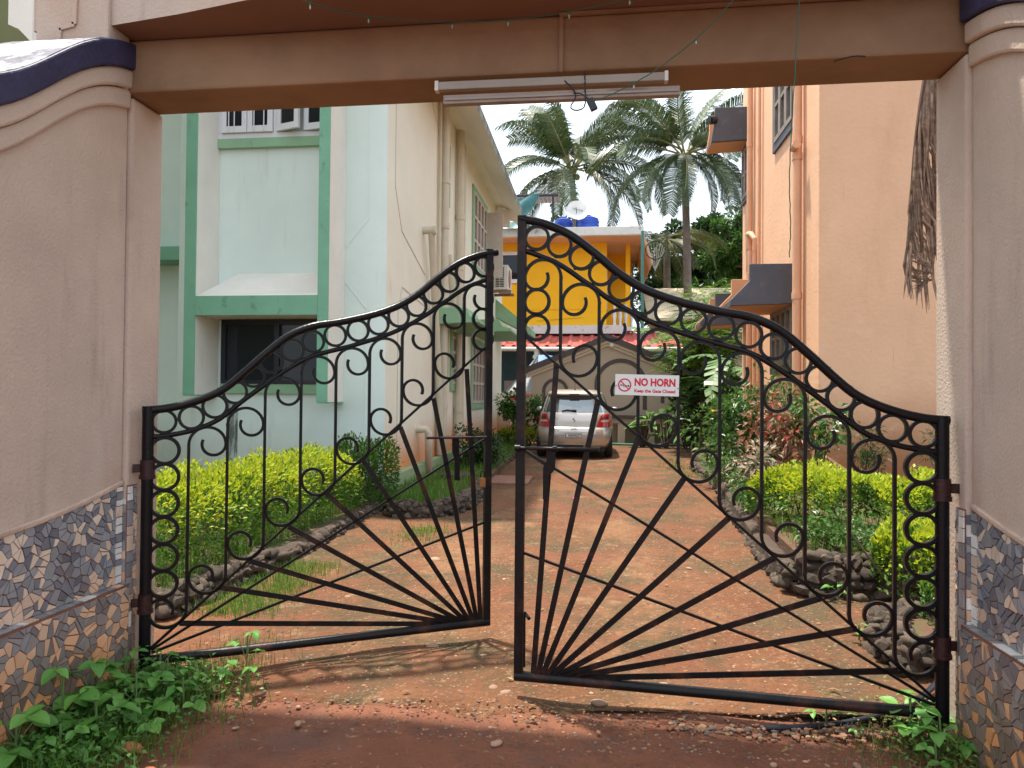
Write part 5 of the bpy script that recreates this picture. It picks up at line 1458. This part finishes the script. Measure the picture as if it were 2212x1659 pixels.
shrub('weed_bush', 'mat of small green weeds below the right hedge toward the peach wall', 'shrub', (3.3, 5.8, .36), (.5, .3, .16), 1000, rs, .055, lf_dur_g, base_z=.22)
shrub('fern_shrub', 'feathery dark shrub against the peach front wall at left', 'shrub', (3.45, 9.5, .75), (.22, .2, .45), 900, rs, .07, lf_dark, asp=.2, base_z=.2)
shrub('fern_shrub', 'feathery dark shrub against the peach front wall beside the pillar', 'shrub', (4.35, 9.3, .80), (.35, .2, .45), 800, rs, .08, lf_dark, asp=.2, base_z=.2)
shrub('leafy_shrub', 'broad leaved green plant behind the right gate post', 'shrub', (4.75, 9.0, .95), (.35, .25, .35), 260, rs, .16, lf_mid, asp=.65, base_z=.2)
shrub('hibiscus_bush', 'bushy hibiscus with red flowers left of the parked car', 'shrub', (-1.95, 18.6, 1.0), (.62, .4, .48), 2000, rs, .10, lf_mid, flowers=((fl_red, 7, .08),), base_z=.0, asp=.6)
shrub('leafy_shrub', 'small dark round shrub beside the cream side wall on the lawn', 'shrub', (-2.15, 12.6, .42), (.42, .5, .36), 2200, rs, .07, lf_dark, base_z=.1, asp=.6)
shrub('leafy_shrub', 'small green potted looking shrub behind the red crate', 'shrub', (-3.05, 22.3, 1.05), (.38, .3, .35), 700, rs, .09, lf_mid, base_z=.0)
# heliconia clump in front of the shelf
def big_leaf(w=.30, l=1.0, droop=.35, n=8, tear=0, rg_=rnd):
    q = MB()
    def f(u, v):
        s = (u * 2 - 1)
        wd = w * .5 * math.sin(PI * min(1, .06 + v * .97)) ** .6
        return (s * wd, v * l * (1 - .12 * droop * v), -droop * l * v * v + abs(s) * wd * .35 - (.04 * math.sin(v * 30) * abs(s) if tear else 0))
    q.grid(f, 4, n)
    return q
me_hel = [big_leaf(.24, .62, d).mesh('leaf', lf_pale, smooth=True) for d in (.25, .5, .8)]
me_held = [big_leaf(.22, .6, d).mesh('leaf', lf_mid, smooth=True) for d in (.3, .6)]
for (cx, cy, lab, nn) in ((1.25, 19.7, 'broad leaved heliconia clump by the shelf nearest the car', 13), (1.85, 19.5, 'broad leaved heliconia clump in the middle of the shelf', 15), (2.35, 19.2, 'broad leaved heliconia clump at the right end of the shelf', 11)):
    t = thing('heliconia', lab, 'plant', (cx, cy, 0), 0, 'heliconia clumps by the shelf')
    st = MB()
    for k in range(nn):
        a = rs.uniform(0, 2 * PI); z = rs.uniform(.25, 1.05); r = rs.uniform(.05, .28)
        x, y = math.cos(a) * r, math.sin(a) * r
        st.tube([(x * .3, y * .3, 0), (x, y, z)], .012, 5)
        place('leaf', rs.choice(me_hel if rs.random() < .6 else me_held), t, (x, y, z), (rs.uniform(.1, .7), 0, rs.uniform(0, 2 * PI)), rs.uniform(.7, 1.05))
    part('stem', st, m_twig, t, local=True, kind='stuff')
# ------------------------------------------------------------------ trees
def tree(label, base, trunk_h, crown, n, rg_, leaf, m, asp=.4, group='trees behind the houses', name='tree', clumps=26, hang=.1):
    t = thing(name, label, 'tree', base, 0, group)
    cx, cy, cz, rx, ry, rz = crown
    cl = []
    for _ in range(clumps):
        v = rvec(rg_) * rg_.random() ** .33
        cl.append((Vector((cx + v.x * rx, cy + v.y * ry, cz + v.z * rz)), rg_.uniform(.16, .34) * (rx + rz) / 2))
    tk = MB().tube([base, (base[0] + .1, base[1], trunk_h * .5), (cx, cy, cz)], .07 * (rx + rz) / 2 + .05, 9, scale=[1.2, .9, .4], up=(0, 1, 0))
    for cc, r in cl[:12]:
        s = Vector((cx, cy, cz - rz * .6))
        tk.tube([s, s.lerp(cc, .5) + rvec(rg_) * .15, cc], .035 * (rx + rz) / 2, 5, scale=[1, .7, .3], up=(0, 1, 0))
    part('trunk', tk, m_trunk, t)
    q = MB()
    for _ in range(n):
        cc, r = rg_.choice(cl)
        v = rvec(rg_)
        pos = cc + v * r * (rg_.random() ** .4)
        l = leaf * rg_.uniform(.6, 1.4)
        leaf_q(q, pos, v + Vector((0, 0, -hang)) + rvec(rg_) * .6, Vector((0, 0, 1)) + rvec(rg_) * .8, l, l * asp, .15, droop=hang)
    part('crown', q, m, t, fix=False)
    return t
rt = random.Random(41)
tree('dense dark mango tree between the yellow house and the palm trunk', (3.3, 37, 0), 5, (3.4, 37, 8.2, 2.0, 1.5, 2.1), 8500, rt, .30, lf_dark)
tree('dense dark mango tree right of the palm trunk', (6.2, 38, 0), 5, (6.0, 38, 8.4, 2.0, 1.5, 2.4), 8500, rt, .30, lf_dark)
tree('taller green leafy tree with yellowing tips beside the peach wall', (6.6, 33, 0), 6, (6.6, 33, 8.2, 1.7, 1.4, 1.6), 6500, rt, .24, lf_mid)
tree('dark tree at the far left of the palms behind the roof shed', (-2.6, 40, 0), 6, (-2.6, 40, 9.5, 2.4, 1.5, 2.2), 5000, rt, .30, lf_dark)
tree('dark undergrowth tree behind the bungalow roof', (5.0, 35, 0), 3, (4.6, 35, 6.0, 3.2, 1.0, 1.0), 6000, rt, .28, lf_dark)
tree('dark dense shrub tree filling the shade between the gabled wall and the peach house', (3.0, 18.6, 0), 1.5, (2.85, 18.6, 1.5, .75, .5, 1.35), 5000, rt, .17, lf_dark, name='shrub_tree', clumps=34)
def pinnate(mb, p, d, l, n, lw, rg_, m=0):
    d = Vector(d).normalized()
    s = d.cross(Vector((0, 0, 1))).normalized()
    for k in range(n):
        f = (k + 1) / n
        c = Vector(p) + d * l * f - Vector((0, 0, .28 * l * f * f))
        for sg_ in (-1, 1):
            leaf_q(mb, c, s * sg_ + d * .45 - Vector((0, 0, .25)), Vector((0, 0, 1)) + rvec(rg_) * .25, lw * (1 - .35 * abs(f - .45)), lw * .34, .1, m)
def feathery(label, base, crown, n, rg_, m, fl=.55, lw=.13):
    t = thing('feathery_tree', label, 'tree', base, 0, 'feathery leaved trees')
    cx, cy, cz, rx, ry, rz = crown
    q, tk = MB(), MB()
    tk.tube([base, (base[0] + .05, base[1], cz * .5), (cx, cy, cz)], .06, 8, scale=[1.2, .9, .5], up=(0, 1, 0))
    for _ in range(n):
        v = rvec(rg_) * rg_.random() ** .3
        p = Vector((cx + v.x * rx, cy + v.y * ry, cz + v.z * rz))
        d = Vector((v.x + rg_.uniform(-.5, .5), v.y - .3 + rg_.uniform(-.4, .4), .15 + rg_.uniform(-.3, .3)))
        pinnate(q, p, d, fl * rg_.uniform(.7, 1.2), 9, lw, rg_)
    for _ in range(14):
        v = rvec(rg_)
        tk.tube([(cx, cy, cz - rz * .5), (cx + v.x * rx * .7, cy + v.y * ry * .7, cz + v.z * rz * .7)], .02, 5, up=(0, 1, 0))
    part('trunk', tk, m_trunk, t)
    part('crown', q, m, t, fix=False)
feathery('lime green feathery leaved tree overhanging the gabled wall', (2.6, 18.2, 0), (2.55, 18.2, 2.35, .78, .6, 1.0), 460, rt, lf_lime)
feathery('upper lime green feathery tree behind the slate sunshade', (3.3, 20.5, 0), (3.2, 20.5, 3.75, .8, .6, .75), 260, rt, lf_lime)
feathery('dark feathery undergrowth in the shade below the lime green tree', (2.75, 16.8, 0), (2.7, 16.8, 1.25, .55, .5, .8), 240, rt, lf_dark)
# ------------------------------------------------------------------ banana plants
def banana_mesh(l, w, droop, tear, rg_):
    q = MB()
    n = 22
    for sg_ in (-1, 1):
        for i in range(n):
            v0, v1 = i / n, (i + .93 + (0.07 if not tear else 0)) / n
            def P(v, s, dz=0):
                wd = w * .5 * math.sin(PI * (.05 + .93 * v)) ** .55 * s
                return (sg_ * wd, l * (v - .18 * droop * v * v), l * (.25 * v - droop * v * v) - abs(wd) * .35 + dz)
            dz = rg_.uniform(-.05, .05) * tear * l
            k = len(q.v)
            q.v += [P(v0, 0), P(v1, 0), P(v1, 1, dz), P(v0, 1, dz)]
            q.f.append((k, k + 1, k + 2, k + 3)); q.m.append(0)
    return q.mesh('leaf', lf_ban, fix=False)
rb = random.Random(51)
BAN = [banana_mesh(1.7, .48, d, 1, rb) for d in (.25, .55, .9)]
for bx_, by_, bh, lab, spec in ((3.55, 19.6, 3.5, 'banana plant with torn leaves rising beside the peach corner', [(0, 150, .2), (1, 100, .5), (2, 80, .9), (1, 200, .6), (0, 30, .4), (2, 120, .5)]),
                                (3.0, 17.2, 2.3, 'lower banana plant with pale leaves behind the right shrubs', [(1, 110, .4), (2, 160, .3), (2, 60, .6), (1, 200, .5), (0, 250, .2), (2, 95, .9)]),
                                (2.55, 20.8, 3.0, 'banana plant with a broad leaf over the red tin roof edge', [(1, 60, .3), (0, 110, .2), (2, 20, .5), (1, 330, .4)])):
    t = thing('banana_plant', lab, 'plant', (bx_, by_, 0), 0, 'banana plants')
    part('stem', MB().tube([(0, 0, 0), (.03, 0, bh * .6), (0, 0, bh)], .10, 10, scale=[1.2, 1, .5]), mat('banana_stem', (.16, .20, .08), .7, .2, 3), t, local=True)
    for i, (k, az, tilt) in enumerate(spec):
        place('leaf', BAN[k], t, (0, 0, bh - .1 * i), (R(20) - tilt * .5, 0, R(az)), rb.uniform(.85, 1.1))
# ------------------------------------------------------------------ coconut palms
def frond_mesh(l, droop, rise, nl, ll, rg_, m, hang=.5, nm='frond'):
    q = MB()
    sp = []
    n = 16
    p = Vector((0, 0, 0)); a = rise
    for i in range(n + 1):
        sp.append(p.copy())
        p = p + Vector((math.cos(a), 0, math.sin(a))) * l / n
        a -= droop / n * (.5 + 1.1 * i / n)
    q.tube([tuple(v) for v in sp], .028 * l / 4, 5, scale=[1.6 - 1.4 * i / n for i in range(n + 1)], up=(0, 1, 0), m=1)
    for k in range(nl):
        f = .14 + .86 * (k + rg_.uniform(0, .6)) / nl
        i = min(int(f * n), n - 1); tt = f * n - i
        c = sp[i].lerp(sp[i + 1], min(tt, 1))
        d = (sp[i + 1] - sp[i]).normalized()
        up = Vector((-d.z, 0, d.x))
        L2 = ll * math.sin(PI * (.12 + .80 * f)) ** .6 * rg_.uniform(.85, 1.1)
        for sg_ in (-1, 1):
            s = Vector((0, sg_, 0))
            d1 = (s * .85 + d * .65 + up * .22).normalized()
            d2 = (s * .45 + d * .55 - Vector((0, 0, hang + rg_.uniform(-.1, .5)))).normalized()
            b = c + d1 * L2 * .45
            e = b + d2 * L2 * .55
            w = .050 * l / 4 * rg_.uniform(.8, 1.1)
            wv = d * w * .5
            kk = len(q.v)
            q.v += [tuple(c - wv * .6), tuple(c + wv * .6), tuple(b + wv), tuple(b - wv), tuple(e)]
            q.f += [(kk, kk + 1, kk + 2, kk + 3), (kk + 3, kk + 2, kk + 4)]; q.m += [0, 0]
    return q.mesh(nm, [m, mat(nm + '_rib', (.22, .22, .08), .6)] if False else [m, m_rib], fix=False)
m_rib = mat('palm_rib', (.20, .19, .07), .6, .1, 3)
m_nut = mat('coconut', (.20, .16, .05), .6, .2, 4)
rq = random.Random(61)
FR = {}
for key, (l, droop, rise, hang) in dict(up=(4.1, .9, 1.25, .25), mid=(4.0, 1.35, .85, .55), flat=(3.9, 1.5, .35, .8), low=(3.7, 1.3, -.25, .9), dead=(3.2, 1.1, -.7, 1.0)).items():
    FR[key] = [frond_mesh(l, droop * rq.uniform(.9, 1.15), rise, 88, 1.15, rq, lf_palm, hang) for _ in range(2)]
FRY = [frond_mesh(3.2, 1.5, -.1, 54, .85, rq, lf_palmy, .9)]
def coco(label, base, top, spec, sc=1.0, nuts=6, lean=.3):
    t = thing('coconut_palm', label, 'palm tree', base, 0, 'coconut palms')
    top = Vector(top) - Vector(base)
    part('trunk', MB().tube([(0, 0, 0), tuple(top * .35 + Vector((lean, 0, 0))), tuple(top * .7 + Vector((lean * .6, 0, 0))), tuple(top)], .17, 12, scale=[1.5, 1.0, .9, .8], up=(0, 1, 0)), m_palmtrunk, t, local=True, smooth='auto')
    for key, az, tl in spec:
        me = rq.choice(FR[key]) if key in FR else FRY[0]
        place('frond', me, t, tuple(top + Vector((math.cos(R(az)) * .1, math.sin(R(az)) * .1, rq.uniform(-.1, .15)))), (R(rq.uniform(-26, 26)), R(tl + rq.uniform(-7, 7)), R(az + rq.uniform(-9, 9))), sc * rq.uniform(.82, 1.12))
    for k in range(nuts):
        a = 2 * PI * k / nuts
        part('coconut', MB().ico(tuple(top + Vector((.28 * math.cos(a), .28 * math.sin(a), -.35 + .12 * (k % 3)))), (.13, .13, .16), 2), m_nut, t, local=True, smooth=True)
S1B = [('up', 130, 3), ('mid', 340, 4), ('mid', 90, -4), ('flat', 250, 8), ('low', 280, 6), ('low', 225, -4), ('low', 345, 8)]
S2B = [('mid', 270, 10), ('mid', 120, 4), ('flat', 250, 12), ('flat', 190, 8), ('low', 205, 6), ('low', 325, 6), ('low', 250, 14), ('low', 285, 12)]
S1 = [('up', 100, -8), ('up', 200, -4), ('up', 340, 2), ('up', 60, 6), ('mid', 20, -5), ('mid', 150, -12), ('mid', 270, 6), ('mid', 310, -4), ('mid', 230, 10), ('flat', 0, 0), ('flat', 180, -10), ('flat', 215, 4), ('flat', 290, 2), ('flat', 330, 10), ('flat', 110, 0),
      ('low', 250, 0), ('low', 190, 6), ('low', 320, 4), ('low', 10, 0), ('low', 150, 0)]
coco('coconut palm left of the pair standing behind the yellow house', (-1.0, 34, 0), (-1.28, 34, 12.2), S1 + S1B[:2], 1.17)
S2 = [('up', 80, 2), ('up', 160, 4), ('up', 20, 0), ('up', 280, -6), ('mid', 0, 0), ('mid', 45, 3), ('mid', 190, 0), ('mid', 240, 4), ('mid', 320, -4), ('flat', 170, -4), ('flat', 10, -4), ('flat', 215, 0), ('flat', 290, 6), ('flat', 340, 4),
      ('low', 180, 0), ('low', 230, 0), ('low', 265, 8), ('low', 300, 4), ('low', 345, 2), ('low', 20, 0), ('dead', 270, 0), ('dead', 200, 0), ('dead', 320, 4)]
coco('coconut palm right of the pair rising through the bungalow roof line', (3.62, 29.5, 0), (3.48, 29.5, 11.3), S2 + S2B[4:6], 1.04, lean=.12)
S3 = [('y', a, b) for a, b in ((180, -10), (220, 10), (260, 0), (300, 8), (340, 0), (0, -14), (40, -20), (140, -20), (90, -30), (280, 30), (240, 28))]
coco('small yellowing palm under the taller right palm', (2.9, 31, 0), (2.95, 31, 8.2), S3, .85, 0, .05)
# ------------------------------------------------------------------ dried frond hanging by the right pillar
m_dry = mat('dry_frond', (.14, .085, .058), .8, vscale=30, base2=(.36, .27, .205), island=.45)
m_dryrib = mat('dry_frond_rib', (.10, .05, .035), .7)
df = thing('dried_palm_frond', 'dry brown palm frond hanging upside down beside the right pillar', 'palm frond', (1.80, 4.15, 3.6))
A0, A1 = Vector((1.905, 4.15, 3.75)), Vector((1.70, 4.13, 2.05))
def sp_(f): return A0.lerp(A1, f) + Vector((-.055 * math.sin(PI * f), 0, 0))
part('midrib', MB().tube([tuple(sp_(i / 12)) for i in range(13)], .011, 6, scale=[1.5 - 1.2 * i / 12 for i in range(13)]), m_dryrib, df)
rd = random.Random(71)
for grp, sg_ in (('leaflets', 1), ('leaflets', -1)):
    q = MB()
    nl = 105 if sg_ > 0 else 90
    for k in range(nl):
        f = k / nl
        c = sp_(f)
        if sg_ > 0:
            l = (.45 + .62 * (1 - f)) * rd.uniform(.85, 1.1)
            spread = (.05 + .13 * rd.random() + .12 * f * rd.random())
            e = c + Vector((spread, rd.uniform(-.02, .06), -l))
            zl = 1.86 + abs(rd.gauss(0, .17)) + .5 * abs(e.x - 1.80)
            if e.z < zl: e = c.lerp(e, max(.1, (c.z - zl) / (c.z - e.z))); l = c.z - e.z
            b = c + Vector((spread * .55, rd.uniform(-.015, .03), -l * .30))
        else:
            l = (.40 + .35 * (1 - f)) * rd.uniform(.8, 1.1)
            e = c + Vector((rd.uniform(-.045, .02), rd.uniform(-.05, -.005), -l))
            b = c + Vector((rd.uniform(-.035, -.005), rd.uniform(-.03, -.01), -l * .5))
            if e.z < 1.95:
                e = c.lerp(e, max(.1, (c.z - 1.95 - rd.uniform(0, .25)) / (c.z - e.z))); b = c.lerp(e, .5)
        w = .0062
        n_ = Vector((.5, .85, 0))
        q.sweep([tuple(c), tuple(b), tuple(b.lerp(e, .6)), tuple(e)], [(-w, -.0012), (0, .0025), (w, -.0012), (0, -.0022)], up=(.3, 1, 0), scale=[.8, 1, .8, .15])
    part(grp, q, m_dry, df, fix=False, kind='stuff')
# ------------------------------------------------------------------ weeds in the foreground
def oval_leaf(l, w, cup):
    q = MB()
    def f(u, v):
        s = u * 2 - 1
        wd = w * .5 * (math.sin(PI * min(1, .03 + v * .97)) ** .75) * (1.15 - .3 * v)
        return (s * wd, v * l, cup * l * (-v * v * .9 + .12 * v) + abs(s) * wd * .30 + .006 * l * math.sin(v * 28) * abs(s))
    return q.grid(f, 4, 6)
OV = [oval_leaf(1, .72, c).mesh('leaf', lf_bush, smooth=True) for c in (.15, .35, .6)]
def weed(label, x, y, h, n, size, rg_, grp, spread=.12):
    t = thing('weed_plant', label, 'weed', (x, y, 0), rg_.uniform(0, 6), grp)
    st = MB()
    k = 0
    while k < n:
        a = k * 2.4 + rg_.uniform(-.4, .4)
        f = (k + 1) / n
        z = h * (.25 + .75 * f) * rg_.uniform(.85, 1.05)
        r = spread * (1 - .55 * f) * rg_.uniform(.7, 1.2)
        nx, ny = math.cos(a) * r, math.sin(a) * r
        st.tube([(0, 0, z * .55), (nx * .5, ny * .5, z * .9), (nx, ny, z)], .0022, 5, up=(.1, 1, 0))
        s = size * 1.35 * (1.15 - .45 * f) * rg_.uniform(.8, 1.15)
        for j, da in enumerate((0, 1.5, -1.5)):                    # three leaflets to a stalk
            place('leaf', rg_.choice(OV), t, (nx, ny, z), (rg_.uniform(-.15, .35), rg_.uniform(-.3, .3), a - PI / 2 + da), s * (1 if j == 0 else .85))
        k += 1
    st.tube([(0, 0, -.01), (.005, 0, h * .5), (0, 0, h)], .004, 6, up=(0, 1, 0))
    part('stem', st, mat('weed_stem_%d' % int(x * 100), (.10, .17, .05), .7), t, local=True, kind='stuff')
rw = random.Random(81)
LW = [(-2.13, 2.42, .24, 5, .088, 'bright three leaved weed at the bottom left corner of the mosaic wall'),
      (-2.02, 2.50, .15, 4, .066, 'low three leaved weed at the very bottom left of the frame'),
      (-2.14, 2.66, .30, 6, .090, 'large leaved weed growing tallest against the left mosaic'),
      (-1.98, 2.64, .20, 4, .076, 'leafy weed in the middle of the near left clump'),
      (-2.15, 2.84, .27, 5, .078, 'leafy weed beside the orange stained left tiles'),
      (-1.96, 2.86, .21, 5, .070, 'spreading weed in front of the tiled ledge'),
      (-1.86, 2.74, .13, 4, .056, 'low spreading weed at the edge of the left road gravel'),
      (-2.12, 3.02, .25, 5, .066, 'weed under the lower end of the tiled ledge'),
      (-1.93, 3.04, .20, 4, .062, 'weed just left of the gate post foot'),
      (-1.80, 2.95, .16, 4, .056, 'four leaf pointed weed nearest the road at left'),
      (-2.05, 3.17, .17, 4, .052, 'small weed below the left gate hinge'),
      (-1.80, 3.15, .14, 3, .046, 'small weed under the bottom rail of the left leaf'),
      (-1.64, 3.22, .27, 5, .050, 'upright seedling with dark leaves standing alone by the left leaf')]
for x, y, h, n, s, lab in LW:
    weed(lab, x, y, h, n, s, rw, 'weeds along the left wall')
RW = [(1.31, 3.16, .17, 5, .058, 'broad leaved weed below the foot of the right gate post'), (1.36, 3.02, .16, 5, .060, 'weed at the bottom right corner of the frame'),
      (1.30, 2.92, .09, 3, .045, 'low weed at the bottom edge of the right corner'), (1.00, 3.24, .07, 2, .034, 'pair of tiny seedlings beside the black hose'),
      (1.10, 3.10, .05, 2, .026, 'tiny seedling on the road below the hose'), (1.42, 3.28, .12, 3, .048, 'weed sprouting behind the right gate post'),
      (1.52, 4.35, .10, 3, .042, 'weed beside the cobble heap'), (1.66, 5.15, .14, 3, .05, 'seedling before the dark retaining wall')]
for x, y, h, n, s, lab in RW:
    weed(lab, x, y, h, n, s, rw, 'weeds along the right wall', .08)
tag(part('drain_hose', MB().tube(smooth_curve([(.72, 3.14, .012), (.891, 3.167, .016), (1.125, 3.247, .02), (1.379, 3.406, .025), (1.6, 3.62, .04), (1.72, 3.78, .08)]), .013, 10), m_winblack, smooth='auto'), 'black rubber hose curving over the ground under the right gate leaf', 'hose')
bk = random.Random(91)
for x, y, r, lab in ((-1.80, 2.60, .045, 'orange brick lump in the left weeds'), (-1.62, 2.45, .035, 'brown brick piece at the bottom edge')):
    tag(part('brick_piece', MB().ico((x, y, r * .5), (r, r * .7, r * .6), 2, .12, rng=bk), mat('brick_%d' % int(-x * 100), (.34, .13, .06), .9, .2, 9), smooth=True), lab, 'brick')
tag(place('coconut_husk', MB().ico((0, 0, 0), (.024, .022, .022), 2, .06, rng=bk).mesh('husk', mat('husk', (.14, .05, .03), .8), smooth=True), None, (.96, 3.40, .02)), 'small round brown nut on the drive under the right leaf', 'nut')
for x, y, rr in ((-.27, 9.6, .05),):
    t = thing('fallen_flower', 'magenta flower fallen on the drive behind the meeting stile', 'flower', (x, y, .02))
    flower(t, (x, y, .02), rr, fl_mg)
mhc = thing('manhole_cover', 'square red brown cover slab at the edge of the left lawn', 'cover', (-1.39, 11.35, 0))
part('slab', MB().box(-1.85, -1.05, 10.9, 11.9, -.02, .05), mat('cover_slab', (.20, .10, .07), .9, .2, 5, bump=.5, bscale=20), mhc, bevel=.01)
for x, y, lab in ((-2.35, 10.6, 'rough concrete slab lying on the grass beside the side wall'),):
    tag(part('concrete_slab', MB().box(x - .05, x + .5, y, y + .5, .1, .19), m_mortar, bevel=.02), lab, 'slab')
lq = MB(); gl_ = random.Random(77)
for _ in range(240):
    y = 2.5 + gl_.random() ** 1.6 * 9; x = gl_.uniform(-2.0, 1.6)
    leaf_q(lq, (x, y, .022 + gz(x, y)), (gl_.uniform(-1, 1), gl_.uniform(-1, 1), gl_.uniform(-.05, .15)), (gl_.uniform(-.3, .3), gl_.uniform(-.3, .3), 1), gl_.uniform(.02, .05), gl_.uniform(.008, .02), .15)
tag(part('leaf_litter', lq, leafmat('dead_leaf', (.16, .08, .03), (.28, .17, .06), (.10, .06, .03), .1), fix=False), kind='stuff')
# ------------------------------------------------------------------ grass
def grass(n, fx, hmin, hmax, w, name, m=lf_grass, z=.0):
    q = MB()
    rg_ = random.Random(len(name) * 7 + n)
    for _ in range(n):
        x, y = fx(rg_)
        h = rg_.uniform(hmin, hmax)
        a = rg_.uniform(0, 2 * PI)
        dx, dy = math.cos(a), math.sin(a)
        b = h * rg_.uniform(.1, .7)
        wx, wy = -dy * w, dx * w
        zz = z(x, y) if callable(z) else z
        k = len(q.v)
        q.v += [(x - wx, y - wy, zz), (x + wx, y + wy, zz), (x + dx * b * .4 + wx * .7, y + dy * b * .4 + wy * .7, zz + h * .6), (x + dx * b * .4 - wx * .7, y + dy * b * .4 - wy * .7, zz + h * .6), (x + dx * b, y + dy * b, zz + h)]
        q.f += [(k, k + 1, k + 2, k + 3), (k + 3, k + 2, k + 4)]; q.m += [0, 0]
    tag(part(name, q, m, fix=False), kind='stuff')
grass(9000, lambda g: (g.uniform(-4.6, -2.68), g.uniform(4.15, 9.0)), .08, .22, .003, 'lawn_grass', z=.12)
grass(6500, lambda g: (g.uniform(-2.72, -1.75), 8.25 + g.random() ** 1.4 * 11), .06, .17, .004, 'side_lawn_grass', z=.10)
grass(2200, lambda g: (-2.30 + g.gauss(0, .17), g.uniform(4.2, 5.6)), .04, .11, .002, 'verge_grass')
grass(500, lambda g: (g.gauss(-1.75, .15), g.gauss(7.0, .25)), .03, .08, .003, 'tuft_grass')
grass(2600, lambda g: (-2.2 + abs(g.gauss(0, .24)), g.uniform(2.3, 3.3)), .03, .14, .0022, 'weedy_grass')
grass(700, lambda g: (g.gauss(-1.92, .14), g.gauss(3.5, .2)), .03, .09, .002, 'gate_grass', m=leafmat('dry_grass', (.12, .16, .03), (.2, .18, .06), (.07, .15, .03), .4))
grass(500, lambda g: (g.gauss(1.2, .16), g.gauss(3.05, .13)), .02, .06, .0018, 'corner_grass', m=leafmat('dry_grass_corner', (.12, .16, .03), (.2, .18, .06), (.07, .15, .03), .4))
grass(2500, lambda g: (g.uniform(1.55, 4.0), g.uniform(5.4, 8.5)), .04, .16, .004, 'bed_weeds', z=.24)
grass(900, lambda g: (g.gauss(1.65, .22), g.uniform(12.5, 16)), .02, .06, .005, 'drive_edge_grass')
def creeper(n, fx, size, name, m):
    q = MB(); g = random.Random(n)
    for _ in range(n):
        x, y, z = fx(g)
        leaf_q(q, (x, y, z), (g.uniform(-1, 1), g.uniform(-1, 1), g.uniform(.0, .5)), (g.uniform(-.3, .3), g.uniform(-.3, .3), 1), size * g.uniform(.6, 1.3), size * .55, .1)
    tag(part(name, q, m, fix=False), kind='stuff')
creeper(3800, lambda g: (lambda t: (-2.19 + abs(g.gauss(0, .20)), 2.35 + 1.0 * t, .012 + abs(g.gauss(0, .05))))(g.random()), .030, 'creeping_weeds', leafmat('creeper_leaf', (.05, .14, .025), (.08, .20, .04), (.12, .26, .05), .3))
creeper(700, lambda g: (1.35 + g.gauss(0, .10), 3.1 + g.gauss(0, .14), .01 + abs(g.gauss(0, .03))), .024, 'creeping_weeds_corner', leafmat('creeper_leaf_corner', (.05, .13, .02), (.09, .2, .03), (.13, .24, .04), .3))
